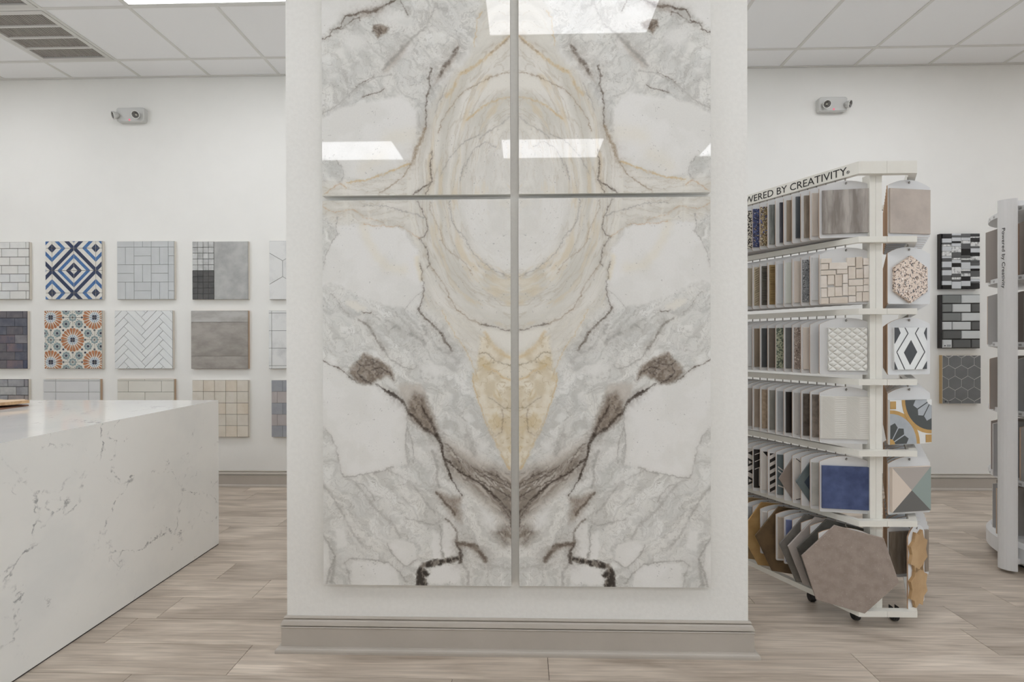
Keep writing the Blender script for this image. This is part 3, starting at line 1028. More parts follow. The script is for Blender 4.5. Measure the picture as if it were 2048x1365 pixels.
    for slab, key, wa, wb, st, pts in MARBLE_VEINS:
        if slab != which:
            continue
        xs, zs = [p[0] for p in pts], [p[1] for p in pts]
        pad = max(wa, wb) * 4 + 26
        sel = (X > min(xs) - pad) & (X < max(xs) + pad) & (Z > min(zs) - pad) & (Z < max(zs) + pad)
        if not sel.any():
            continue
        sx, sz = qx[sel], qz[sel]
        lens = [math.hypot(pts[i + 1][0] - pts[i][0], pts[i + 1][1] - pts[i][1]) for i in range(len(pts) - 1)]
        tot, run = sum(lens), 0.0
        best = np.full(sx.shape, 1e9)
        wid = np.full(sx.shape, float(wa))
        for i, ln in enumerate(lens):
            d, t = seg_dist(sx, sz, *pts[i], *pts[i + 1])
            better = d < best
            best = np.where(better, d, best)
            wid = np.where(better, wa + (wb - wa) * (run + t * ln) / tot, wid)
            run += ln
        grain = spk[sel]
        wid = np.where(wid > 4, wid * 1.4, wid * 1.12)
        ww = wid * (0.55 + 0.9 * fbm(X[sel] / 24, zz[sel] / 24, 3, 21))
        core = sstep(ww * 0.8 + 1.0, ww * 0.1, best) * st * np.clip(0.55 + 1.4 * (grain - 0.2), 0, 1) * np.clip(2.2 * fbm(X[sel] / 30, zz[sel] / 30, 3, 33) - 0.1, 0.45, 1)
        halo = np.exp(-(best / (ww * 2.4 + 2)) ** 2) * st * (0.30 if key not in ('yellowv', 'goldv') else 0.2) * np.clip(grain * 1.6, 0, 1)
        if key in ('yellowv',):
            core = np.exp(-(best / wid) ** 2) * st * 0.55
            halo = core * 0
        col = np.array(vc[key], float)
        hc = col * 0.45 + np.array((178, 172, 164.0)) * 0.55
        cs = c[sel]
        cs = cs * (1 - halo[:, None]) + hc * halo[:, None]
        cs = cs * (1 - core[:, None]) + col * core[:, None]
        c[sel] = cs
    # scattered dark flecks beside the strong veins
    fl = (spk > 0.80) & (fbm(X / 60, zz / 60, 3, 22) > 0.56)
    c[fl] = c[fl] * 0.86
    return c


def mixarr(c, col, a):
    return c * (1 - a) + np.asarray(col, float) * a


def marble_material():
    m = bpy.data.materials.new('polished_marble_look_porcelain')
    m.use_nodes = True
    nt = m.node_tree
    N, L = nt.nodes, nt.links
    bs = N['Principled BSDF']
    at = N.new('ShaderNodeAttribute'); at.attribute_name = 'stone'
    tc = N.new('ShaderNodeTexCoord')
    nz = N.new('ShaderNodeTexNoise'); nz.inputs['Scale'].default_value = 160; nz.inputs['Detail'].default_value = 6
    L.new(tc.outputs['Object'], nz.inputs['Vector'])
    mr = N.new('ShaderNodeMapRange'); mr.inputs['To Min'].default_value = 0.955; mr.inputs['To Max'].default_value = 1.045
    L.new(nz.outputs[0], mr.inputs[0])
    hs = N.new('ShaderNodeHueSaturation')
    L.new(mr.outputs[0], hs.inputs['Value']); L.new(at.outputs['Color'], hs.inputs['Color'])
    L.new(hs.outputs[0], bs.inputs['Base Color'])
    bs.inputs['Roughness'].default_value = 0.02
    bs.inputs['IOR'].default_value = 1.62
    return m


SW, SH, SFRONT = 0.756, 1.544, 1.905
M_MARBLE = marble_material()
M_SLABEDGE = mat('porcelain_edge', S(214, 211, 204), rough=0.5)


def slab_mesh(which, W, H, dense_h):
    """face grid carrying the stone colours (2 mm steps where it matters), plus the four edges and the back"""
    step = 0.002
    nx = int(W / step)
    zs = list(np.arange(0, dense_h + 1e-9, step))
    z = zs[-1]
    while z < H - 1e-6:
        z = min(H, z + 0.02)
        zs.append(z)
    zs[-1] = H
    xs = np.linspace(0, W, nx + 1)
    zs = np.array(zs)
    XX, ZZ = np.meshgrid(xs, zs)
    col = marble_colours(which, XX * 745.0 / W, ZZ * 745.0 / W)
    s = np.clip(col / 255.0, 0, 1)
    linc = np.where(s <= 0.04045, s / 12.92, ((s + 0.055) / 1.055) ** 2.4) * 1.2
    linc = np.clip(linc, 0, 0.93)
    nv = XX.size
    co = np.zeros((nv + 8, 3))
    co[:nv, 0], co[:nv, 2] = XX.ravel() - W / 2, ZZ.ravel()
    T = PYF - SFRONT - 0.0005
    co[nv:] = [(-W / 2, 0, 0), (W / 2, 0, 0), (W / 2, T, 0), (-W / 2, T, 0), (-W / 2, 0, H), (W / 2, 0, H), (W / 2, T, H), (-W / 2, T, H)]
    rows, cols = len(zs), len(xs)
    idx = np.arange(nv).reshape(rows, cols)
    q = np.stack([idx[:-1, :-1], idx[:-1, 1:], idx[1:, 1:], idx[1:, :-1]], -1).reshape(-1, 4)
    b = nv
    extra = np.array([(b + 0, b + 3, b + 2, b + 1), (b + 4, b + 5, b + 6, b + 7), (b + 1, b + 2, b + 6, b + 5), (b + 2, b + 3, b + 7, b + 6), (b + 3, b + 0, b + 4, b + 7)])
    quads = np.vstack([q, extra]).astype(np.int32)
    me = bpy.data.meshes.new('slab_face')
    me.vertices.add(len(co)); me.vertices.foreach_set('co', co.ravel())
    me.loops.add(quads.size); me.loops.foreach_set('vertex_index', quads.ravel())
    me.polygons.add(len(quads))
    me.polygons.foreach_set('loop_start', np.arange(0, quads.size, 4, dtype=np.int32))
    me.polygons.foreach_set('loop_total', np.full(len(quads), 4, dtype=np.int32))
    mi = np.zeros(len(quads), dtype=np.int32); mi[-5:] = 1
    me.materials.append(M_MARBLE); me.materials.append(M_SLABEDGE)
    me.polygons.foreach_set('material_index', mi)
    me.update(calc_edges=True)
    at = me.attributes.new('stone', 'FLOAT_COLOR', 'POINT')
    rgba = np.ones((len(co), 4), dtype=np.float32)
    rgba[:nv, :3] = linc.reshape(-1, 3)
    at.data.foreach_set('color', rgba.ravel())
    me.validate()
    return me


ME_LOW = slab_mesh('B', SW, SH, SH)
ME_UP = slab_mesh('T', SW, SH, 0.80)
for nm, me, xc, zb, flip in (('lower left marble panel with dark brown veins running down to the seam', ME_LOW, -0.429, 0.281, 1),
                             ('lower right marble panel mirroring its neighbour, dark arch bottom left of centre', ME_LOW, 0.3585, 0.283, -1),
                             ('upper left marble panel, golden arcs beside a white patch', ME_UP, -0.4295, 1.844, 1),
                             ('upper right marble panel, golden arcs, brown spot at top corner', ME_UP, 0.3605, 1.844, -1)):
    t = thing('marble_panel', nm, 'marble panel', (xc, SFRONT, zb), 0, 'four book-matched marble panels on the pier')
    f = put('slab_face', me, t)
    f.scale = (flip, 1, 1)

# ================================================================== sample boards on the back wall
_pc = {}


def piece(poly, m, parent, y, thick=0.007, name='tile', cham=0.0012):
    """one tile as an object of its own, meshes shared between alike tiles"""
    cx = sum(p[0] for p in poly) / len(poly)
    cz = sum(p[1] for p in poly) / len(poly)
    rel = [(round(p[0] - cx, 4), round(p[1] - cz, 4)) for p in poly]
    key = (tuple(rel), m.name, thick, name, cham)
    if key not in _pc:
        _pc[key] = MB().prism(rel, -thick, 0, 0, cham).mesh(name, m)
    return put(name, _pc[key], parent, (cx, y, cz))


def flat(polys, mats, parent, y, name='printed_pattern', lift=0.0006, rank=None):
    """flat print: coloured shapes lying on the tile faces"""
    mb = MB()
    for n, (poly, mi) in enumerate(polys):
        if len(poly) >= 3:
            mb.prism(poly, -lift - (0.0002 * rank[mi] if rank else 0.00003 * min(n, 60)), 0, mi, back=False)
    return mb.build(name, mats, parent, (0, y, 0))


def board(label, xa, za, xb, zb, edge, grout, depth=0.021, group='sample boards on the left of the back wall', cat='sample board', name='tile_board'):
    w, h = xb - xa, zb - za
    t = thing(name, label, cat, ((xa + xb) / 2, WALL_Y - 0.0005, za), 0, group)
    MB().box(-w / 2, w / 2, -depth, 0, 0, h, 0, front=1).build('backing_board', [edge, grout], t)
    return t, w, h, -depth


def tiles(t, w, h, y, items, gap=0.0012, thick=0.006, cham=0.001):
    for poly, m in items:
        p = clip_rect(poly, -w / 2 + 0.0005, 0.0005, w / 2 - 0.0005, h - 0.0005)
        if not p:
            continue
        p = inset(p, gap)
        if len(p) > 2 and abs(area(p)) > 3e-5:
            piece(p, m, t, y, thick, 'tile', cham)


M_EDGE = mat('board_edge_cream', S(206, 200, 190), rough=0.6)
M_EDGE_BR = mat('board_edge_brown', S(176, 152, 128), rough=0.7)
G_DARK = mat('grout_dark', S(72, 58, 54), rough=0.9)
G_BLACK = mat('grout_black', S(46, 44, 44), rough=0.9)
G_GREY = mat('grout_grey', S(150, 149, 146), rough=0.9)
G_MID = mat('grout_mid', S(112, 110, 106), rough=0.9)
G_PALE = mat('grout_pale', S(196, 194, 190), rough=0.9)
rnd = random.Random(11)


def bricks(w, h, rowh, length, offs, pick):
    out = []
    r, z = 0, 0.0
    while z < h:
        x = w / 2 - offs[r % len(offs)]
        while x > -w / 2 - length:
            x -= length
        while x < w / 2:
            out.append((rect(x, z, x + length, z + rowh), pick(r)))
            x += length
        z += rowh
        r += 1
    return out


T_WHITE = [mat('glaze_white_%d' % i, S(*c), S(*d), scale=9, rough=0.22) for i, (c, d) in enumerate([((208, 208, 205), (200, 200, 198)), ((204, 205, 204), (196, 197, 198)), ((207, 206, 202), (201, 200, 197))])]
t, w, h, y = board('board of white brick tiles with dark ragged joints, top row far left', -4.814, 1.629, -4.31, 2.129, M_EDGE, G_DARK)
tiles(t, w, h, y, bricks(w, h, 0.0738, 0.145, [0.027, 0.0995], lambda r: rnd.choice(T_WHITE)), gap=0.0021)



def per_tile(poly, mi, cx, cz, T, w, h, seen=None):
    """cut a printed shape along the tile joints"""
    if seen is not None:
        key = (mi, round(sum(p[0] for p in poly) / len(poly), 2), round(sum(p[1] for p in poly) / len(poly), 2), round(abs(area(poly)) * 1e5))
        if key in seen:
            return []
        seen.add(key)
    out = []
    for i in range(-2, 2):
        for j in range(-2, 2):
            g = 0.0019
            q = clip_rect(poly, max(-w / 2 + 0.002, cx + i * T + g), max(0.002, cz + j * T + g), min(w / 2 - 0.002, cx + (i + 1) * T - g), min(h - 0.002, cz + (j + 1) * T - g))
            if q:
                out.append((q, mi))
    return out


# blue and navy diamond stripes
NAVY = mat('navy_glaze', S(36, 50, 80), S(30, 42, 70), scale=14, rough=0.3)
BLUE = mat('blue_glaze', S(66, 108, 156), S(50, 88, 138), scale=30, rough=0.3)
WARMW = mat('warm_white_glaze', S(210, 207, 200), S(204, 200, 192), scale=10, rough=0.3)
t, w, h, y = board('board of blue and navy diamond striped tiles, top row second from left', -4.163, 1.626, -3.66, 2.133, M_EDGE, G_DARK)
T = 0.1945
cx, cz = -w / 2 + 0.254, h - 0.256
tiles(t, w, h, y, [(rect(cx + i * T, cz + j * T, cx + (i + 1) * T, cz + (j + 1) * T), WARMW) for i in range(-2, 2) for j in range(-2, 2)], gap=0.0014)
pol = []
for i in range(-2, 3):
    for j in range(-2, 3):
        if (i + j) % 2:
            continue
        A_ = (i % 2 == 0)
        for r0, r1, mi in (((0.17, 0.37, 0), (0.57, 0.76, 1), (0.91, 1.0, 0)) if A_ else ((0.0, 0.20, 0), (0.43, 0.62, 1), (0.87, 1.0, 0))):
            ox, oz = cx + i * T, cz + j * T
            dirs = [(1, 0), (0, 1), (-1, 0), (0, -1)]
            for k in range(4):
                d0, d1 = dirs[k], dirs[(k + 1) % 4]
                q = [(ox + d0[0] * r0 * T, oz + d0[1] * r0 * T), (ox + d0[0] * r1 * T, oz + d0[1] * r1 * T), (ox + d1[0] * r1 * T, oz + d1[1] * r1 * T), (ox + d1[0] * r0 * T, oz + d1[1] * r0 * T)]
                if r0 == 0:
                    q = q[1:]
                pol += per_tile(q, mi, cx, cz, T, w, h)
flat(pol, [NAVY, BLUE], t, y - 0.006, rank=[0, 0])

# grey basket weave
GREYT = mat('glaze_grey', S(184, 186, 186), S(178, 180, 180), scale=5, rough=0.35, rnd=0.02)
t, w, h, y = board('board of pale grey basket weave tiles, top row', -3.527, 1.623, -3.023, 2.128, M_EDGE, G_MID)
it = []
mo = 0.1512
for i in range(4):
    for j in range(4):
        xa, za = -w / 2 + i * mo, j * mo
        if (i + j) % 2 == 0:
            it += [(rect(xa, za, xa + mo / 2, za + mo), GREYT), (rect(xa + mo / 2, za, xa + mo, za + mo), GREYT)]
        else:
            it += [(rect(xa, za, xa + mo, za + mo / 2), GREYT), (rect(xa, za + mo / 2, xa + mo, za + mo), GREYT)]
tiles(t, w, h, y, it, gap=0.0012)

# concrete with two mosaics
CONC = mat('concrete_grey', S(170, 170, 167), S(148, 148, 146), scale=7, rough=0.5, detail=8)
CHIPL = mat('mosaic_pale_grey', S(184, 184, 182), S(160, 160, 158), scale=14, rough=0.4, rnd=0.1)
CHIPD = mat('mosaic_charcoal', S(74, 71, 68), S(58, 56, 54), scale=14, rough=0.4, rnd=0.12)
t, w, h, y = board('board of smooth grey concrete tile beside pale and charcoal mosaics, top row', -2.863, 1.62, -2.374, 2.121, M_EDGE, G_BLACK)
xm = -w / 2 + 0.39 * w
it = [(rect(xm + 0.002, 0, w / 2, h), CONC)]
sx, sz = 0.39 * w / 4, h / 10
tiles(t, w, h, y, it, gap=0.0006)
tiles(t, w, h, y, [(rect(-w / 2 + i * sx, h / 2 + j * sz, -w / 2 + (i + 1) * sx, h / 2 + (j + 1) * sz), CHIPL) for i in range(4) for j in range(5)], gap=0.0018)
tiles(t, w, h, y, [(rect(-w / 2 + i * sx, j * sz, -w / 2 + (i + 1) * sx, (j + 1) * sz), CHIPD) for i in range(4) for j in range(5)], gap=0.0007)

# white marble-look hexagons
WMARB = mat('white_marble_tile', S(208, 208, 206), S(190, 190, 189), scale=6, rough=0.2, lo=0.3, hi=0.5, detail=7)
t, w, h, y = board('board of large white marble hexagons half hidden by the pier, top row', -2.189, 1.617, -1.691, 2.123, M_EDGE, G_MID)
R_ = 0.137
it = []
for i in range(-1, 4):
    for j in range(-2, 3):
        it.append((hexagon(-w / 2 - 0.002 + (i + (0.5 if j % 2 else 0)) * R_ * math.sqrt(3), h - 0.24 + j * 1.5 * R_, R_, math.pi / 6), WMARB))
tiles(t, w, h, y, it, gap=0.0016)

# second row -------------------------------------------------------
DK = [mat('slate_glaze_%d' % i, S(*c), S(*d), scale=10, rough=0.25) for i, (c, d) in enumerate([((92, 94, 104), (76, 78, 90)), ((74, 80, 98), (58, 62, 80)), ((124, 121, 124), (104, 102, 108)), ((100, 96, 100), (82, 80, 88)), ((110, 96, 100), (80, 82, 96))])]
t, w, h, y = board('board of dark slate blue brick tiles, middle row far left', -4.83, 1.023, -4.33, 1.526, M_EDGE, G_BLACK)
tiles(t, w, h, y, bricks(w, h, 0.0738, 0.148, [0.036, 0.108], lambda r: rnd.choice(DK)))

# moorish flower pattern
t, w, h, y = board('board of orange and teal moorish flower tiles, middle row', -4.174, 1.022, -3.662, 1.528, M_EDGE, G_DARK)
P = 0.1945
cx, cz = -w / 2 + 0.252, h - 0.254
IV = mat('ivory_glaze', S(206, 203, 194), S(200, 196, 186), scale=10, rough=0.35)
tiles(t, w, h, y, [(rect(cx + i * P, cz + j * P, cx + (i + 1) * P, cz + (j + 1) * P), IV) for i in range(-2, 2) for j in range(-2, 2)], gap=0.0012)
ORG = mat('terracotta_print', S(170, 114, 74), S(156, 98, 60), scale=30, rough=0.4)
TEAL = mat('teal_grey_print', S(134, 150, 152), S(120, 136, 138), scale=30, rough=0.4)
INK = mat('navy_ink_print', S(44, 48, 70), S(40, 44, 58), scale=30, rough=0.4)
LB = mat('pale_blue_print', S(190, 196, 202), rough=0.4)
pol = []


def petal(ox, oz, a, r0, r1, wd, mi, n=5):
    ca, sa = math.cos(a), math.sin(a)
    pts = [(r0, 0.0)]
    for k in range(n + 1):
        b = -math.pi / 2 + math.pi * k / n
        pts.append((r1 - wd + wd * math.cos(b), wd * math.sin(b)))
    return ([(ox + ca * p - sa * q, oz + sa * p + ca * q) for p, q in pts], mi)


seen_shapes = set()
placed = []


def clipped(lst, w, h):
    for poly, mi in lst:
        pol.extend(per_tile(poly, mi, cx, cz, P, w, h, seen_shapes))


for i in range(-2, 3):
    for j in range(-2, 3):
        ox, oz = cx + i * P, cz + j * P
        L_ = []
        if (i + j) % 2 == 0:
            if i % 2 and j % 2 == 0:
                continue
            L_ += [petal(ox, oz, (k + 0.5) * math.pi / 10, 0.040, 0.1035, 0.0125, 0) for k in range(20)]
            L_ += [(circle(ox, oz, 0.046, 14), 3)]
            L_ += [(circle(ox + 0.034 * math.cos(k * math.pi / 6), oz + 0.034 * math.sin(k * math.pi / 6), 0.0055, 6), 1) for k in range(12)]
            L_ += [(circle(ox + dx * 0.010, oz + dz * 0.010, 0.0115, 8), 2) for dx in (-1, 1) for dz in (-1, 1)]
        else:
            L_ += [petal(ox, oz, k * math.pi / 4, 0.012, 0.036, 0.011, 1) for k in range(8)]
            L_ += [([(ox - .011, oz), (ox, oz - .011), (ox + .011, oz), (ox, oz + .011)], 2)]
            L_ += [(circle(ox + 0.048 * math.cos(k * math.pi / 4 + .39), oz + 0.048 * math.sin(k * math.pi / 4 + .39), 0.0035, 5), 2) for k in range(8)]
            for dx, dz in ((1, 0), (-1, 0), (0, 1), (0, -1)):
                L_ += [(circle(ox + dx * 0.083, oz + dz * 0.083, 0.009, 8), 2)]
        clipped(L_, w, h)
        if (i + j) % 2 == 0:
            for k in range(8):
                a = math.pi / 8 + k * math.pi / 4
                fx, fz = ox + 0.148 * math.cos(a), oz + 0.148 * math.sin(a)
                if any(math.hypot(fx - q[0], fz - q[1]) < 0.02 for q in placed):
                    continue
                placed.append((fx, fz))
                L2 = [petal(fx, fz, q * math.pi / 4, 0.011, 0.036, 0.0115, 1) for q in range(8)] + [(circle(fx, fz, 0.0118, 8), 2)]
                clipped(L2, w, h)
            for k in range(4):
                a = math.pi / 4 + k * math.pi / 2
                clipped([(circle(ox + 0.118 * math.cos(a), oz + 0.118 * math.sin(a), 0.0095, 8), 2)], w, h)
flat(pol, [ORG, TEAL, INK, LB], t, y - 0.006, rank=[0, 2, 3, 1])

# white herringbone
t, w, h, y = board('board of white herringbone tiles, middle row', -3.551, 1.022, -3.039, 1.526, M_EDGE, G_MID)
HB = mat('glaze_white_herring', S(208, 209, 207), S(203, 204, 203), scale=5, rough=0.28, rnd=0.012)
W_, n = 0.0545, 4
it = []
c45 = math.sqrt(0.5)
for k in range(-16, 17):
    for mm in range(-4, 5):
        for v_ in (0, 1):
            bx, bz = k + n * mm, k - n * mm
            r = rect(bx, bz, bx + n, bz + 1) if not v_ else rect(bx, bz + 1, bx + 1, bz + 1 + n)
            rot = [((p[0] - p[1]) * c45 * W_ + 0.02, (p[0] + p[1]) * c45 * W_ + h / 2) for p in r]
            it.append((rot, HB))
tiles(t, w, h, y, it, gap=0.0013)

# three concrete planks
PLK = mat('concrete_plank', S(172, 170, 166), S(146, 141, 135), scale=4, stretch=(1, 1, 2.5), rough=0.5, detail=8)
PLK2 = mat('concrete_plank_taupe', S(156, 150, 143), S(132, 126, 119), scale=5, stretch=(1, 1, 2), rough=0.5, detail=8)
t, w, h, y = board('board of three grey concrete planks with fine joints, middle row', -2.876, 1.021, -2.376, 1.523, M_EDGE_BR, G_BLACK)
tiles(t, w, h, y, [(rect(-w / 2, 0, w / 2, 0.109), PLK2), (rect(-w / 2, 0.109, w / 2, 0.404), PLK2), (rect(-w / 2, 0.404, w / 2, h), PLK)], gap=0.0007)

t, w, h, y = board('board of square white marble tiles half hidden by the pier, middle row', -2.196, 1.021, -1.697, 1.521, M_EDGE, G_BLACK)
tiles(t, w, h, y, [(rect(-w / 2 + 0.027 + (i - 1) * 0.151, 0.026 + (j - 1) * 0.151, -w / 2 + 0.027 + i * 0.151, 0.026 + j * 0.151), WMARB) for i in range(5) for j in range(5)], gap=0.0014)

# third row --------------------------------------------------------
GB = [mat('grey_brick_glaze_%d' % i, S(*c), S(*d), scale=9, rough=0.25) for i, (c, d) in enumerate([((150, 150, 152), (128, 128, 132)), ((134, 130, 134), (118, 116, 122)), ((172, 172, 170), (150, 150, 150)), ((142, 134, 132), (126, 122, 122))])]
t, w, h, y = board('board of mottled grey brick tiles with black joints, bottom row far left', -4.833, 0.425, -4.323, 0.931, M_EDGE, G_BLACK)
tiles(t, w, h, y, bricks(w, h, 0.0735, 0.147, [0.033, 0.105], lambda r: rnd.choice(GB)), gap=0.0022)
LG = mat('glaze_light_grey', S(198, 198, 197), S(193, 193, 193), scale=3, rough=0.22, rnd=0.012)
t, w, h, y = board('board of pale grey long tiles partly below the counter line, bottom row', -4.187, 0.427, -3.682, 0.931, M_EDGE_BR, G_GREY)
tiles(t, w, h, y, bricks(w, h - 0.0, 0.0977, 0.293, [0.100, 0.100], lambda r: LG), gap=0.0014)
BG = mat('glaze_beige', S(198, 194, 184), S(192, 188, 178), scale=3, rough=0.25, rnd=0.015)
t, w, h, y = board('board of beige long tiles in running bond, bottom row', -3.529, 0.429, -3.027, 0.931, M_EDGE_BR, G_GREY)
tiles(t, w, h, y, bricks(w, h, 0.0977, 0.293, [0.11, 0.256], lambda r: BG), gap=0.0014)
ZB = [mat('zellige_beige_%d' % i, S(*c), S(*d), scale=10, rough=0.2) for i, (c, d) in enumerate([((206, 199, 187), (201, 193, 180)), ((203, 197, 186), (197, 190, 177)), ((206, 197, 183), (199, 188, 172)), ((203, 197, 187), (197, 190, 178))])]
t, w, h, y = board('board of square beige tiles beside the counter corner, bottom row', -2.867, 0.431, -2.376, 0.922, M_EDGE, G_DARK)
s5 = w / 5
tiles(t, w, h, y, [(rect(-w / 2 + i * s5, j * h / 5, -w / 2 + (i + 1) * s5, (j + 1) * h / 5), ZB[(i * 2 + j * 3) % 4]) for i in range(5) for j in range(5)], gap=0.0014)
ZG = mat('zellige_grey_blue', S(150, 152, 156), S(140, 142, 148), scale=8, rough=0.25, rnd=0.03)
ZR = mat('zellige_rose_grey', S(172, 166, 165), S(165, 158, 156), scale=8, rough=0.25, rnd=0.03)
t, w, h, y = board('board of grey blue and rose grey tiles half hidden by the pier, bottom row', -2.173, 0.432, -1.677, 0.922, M_EDGE, G_GREY)
it = []
for r in range(5):
    off = 0.098 if r % 2 == 0 else 0.05
    for i in range(-1, 6):
        it.append((rect(-w / 2 + off + (i - 1) * 0.098, r * 0.098, -w / 2 + off + i * 0.098, (r + 1) * 0.098), ZG if r % 2 == 0 else ZR))
tiles(t, w, h, y, it, gap=0.0008)

# right-hand trio --------------------------------------------------
GRP = 'sample boards on the right of the back wall'
M_BLKEDGE = mat('board_edge_black', S(40, 36, 34), rough=0.6)
BK = mat('glass_black', S(30, 28, 28), rough=0.12)
GYD = mat('glass_charcoal', S(84, 84, 84), rough=0.15)
GYL = mat('glass_pale', S(186, 188, 190), rough=0.2)
MRS = mat('marble_strip', S(204, 204, 202), S(120, 120, 118), scale=60, stretch=(1, 1, 0.6), rough=0.3, lo=0.36, hi=0.5)
t, w, h, y = board('board of black, grey and white mosaic strips, top right of back wall', 3.465, 1.681, 3.782, 2.14, M_BLKEDGE, BK, 0.03, GRP)
it = []
cols_ = [[(9, 0), (8, 2), (3, 1), (4, 3), (9, 2), (9, 3), (4, 2), (6, 1), (11, 2), (5, 1), (10, 2), (10, 1), (8, 2), (7, 0)],
         [(4, 2), (4, 1), (8, 2), (4, 0), (7, 2), (12, 3), (11, 1), (4, 3), (7, 2), (8, 0), (14, 3), (7, 1), (5, 3), (4, 1), (15, 2)],
         [(9, 1), (7, 2), (7, 3), (12, 1), (14, 0), (7, 1), (4, 3), (5, 1), (16, 2), (4, 3), (5, 1), (7, 3), (10, 0), (12, 2), (6, 0)],
         [(7, 0), (3, 3), (9, 0), (10, 3), (4, 1), (10, 2), (8, 0), (9, 3), (4, 1), (8, 1), (7, 2), (5, 0), (13, 1), (5, 3), (6, 2), (4, 1), (12, 0)]]
for i, cl in enumerate(cols_):
    tot = sum(a for a, _ in cl)
    z = h
    for a, k in cl:
        dz = a / tot * h
        it.append((rect(-w / 2 + 0.012 + i * (w - 0.012) / 4, z - dz, -w / 2 + 0.012 + (i + 1) * (w - 0.012) / 4, z), (BK, GYD, GYL, MRS)[k]))
        z -= dz
tiles(t, w, h, y, it, gap=0.0009, thick=0.007, cham=0.0008)

t, w, h, y = board('board of grey and pale brick tiles on black, middle right of back wall', 3.465, 1.187, 3.786, 1.633, M_BLKEDGE, G_BLACK, 0.03, GRP)
MG1 = mat('glass_mid_grey', S(112, 114, 112), rough=0.18)
MG2 = mat('glass_light_grey', S(186, 188, 187), rough=0.2)
MG3 = mat('glass_deep_grey', S(84, 84, 82), rough=0.18)
it = []
rh = h / 6.02
rows_ = [[(0.26, MG2), (0.50, MG3), (0.24, MG3)], [(0.50, MG3), (0.50, MG2)], [(0.26, MG2), (0.50, MG2), (0.24, MG3)], [(0.50, MG1), (0.50, MG2)], [(0.26, MG1), (0.50, MG2), (0.24, MG3)], [(0.50, MG1), (0.50, MG2)]]
for r, rw in enumerate(rows_):
    x = -w / 2 + 0.012
    for fr_, mm in rw:
        it.append((rect(x, r * rh + 0.002, x + fr_ * (w - 0.014), (r + 1) * rh), mm))
        x += fr_ * (w - 0.014)
tiles(t, w, h, y, it, gap=0.0030, thick=0.009, cham=0.004)
INKM = mat('print_ink', S(38, 38, 40), rough=0.6)
pr = [(circle(-w / 2 + 0.030, 0.022, 0.006, 8), 0)] + [(rect(-w / 2 + 0.045, 0.016 + 0.008 * k, -w / 2 + 0.078, 0.020 + 0.008 * k), 0) for k in range(2)]
flat(pr, [INKM], t, y - 0.009, 'label_print')

t, w, h, y = board('board of charcoal hexagon tiles with pale joints, bottom right of back wall', 3.481, 0.726, 3.794, 1.129, mat('board_edge_gold', S(170, 146, 108), rough=0.6), G_PALE, 0.03, GRP)
HXG = mat('hex_charcoal', S(102, 102, 101), S(95, 95, 94), scale=10, rough=0.45)
R_ = 0.104 / math.sqrt(3)
it = []
for i in range(-1, 5):
    for j in range(-1, 6):
        it.append((hexagon(-w / 2 + 0.052 + (i + (0.5 if j % 2 else 0)) * 0.104, h - 0.112 + (2 - j) * 1.5 * R_ - 0.03, R_, math.pi / 6), HXG))
tiles(t, w, h, y, it, gap=0.0024, thick=0.002, cham=0.0005)
pr = [(rect(-w / 2 + 0.018, 0.012, -w / 2 + 0.032, 0.025), 0), (rect(-w / 2 + 0.045, 0.015, -w / 2 + 0.070, 0.018), 0), (rect(-w / 2 + 0.045, 0.020, -w / 2 + 0.064, 0.023), 0)]
flat(pr, [INKM], t, y - 0.002, 'label_print')

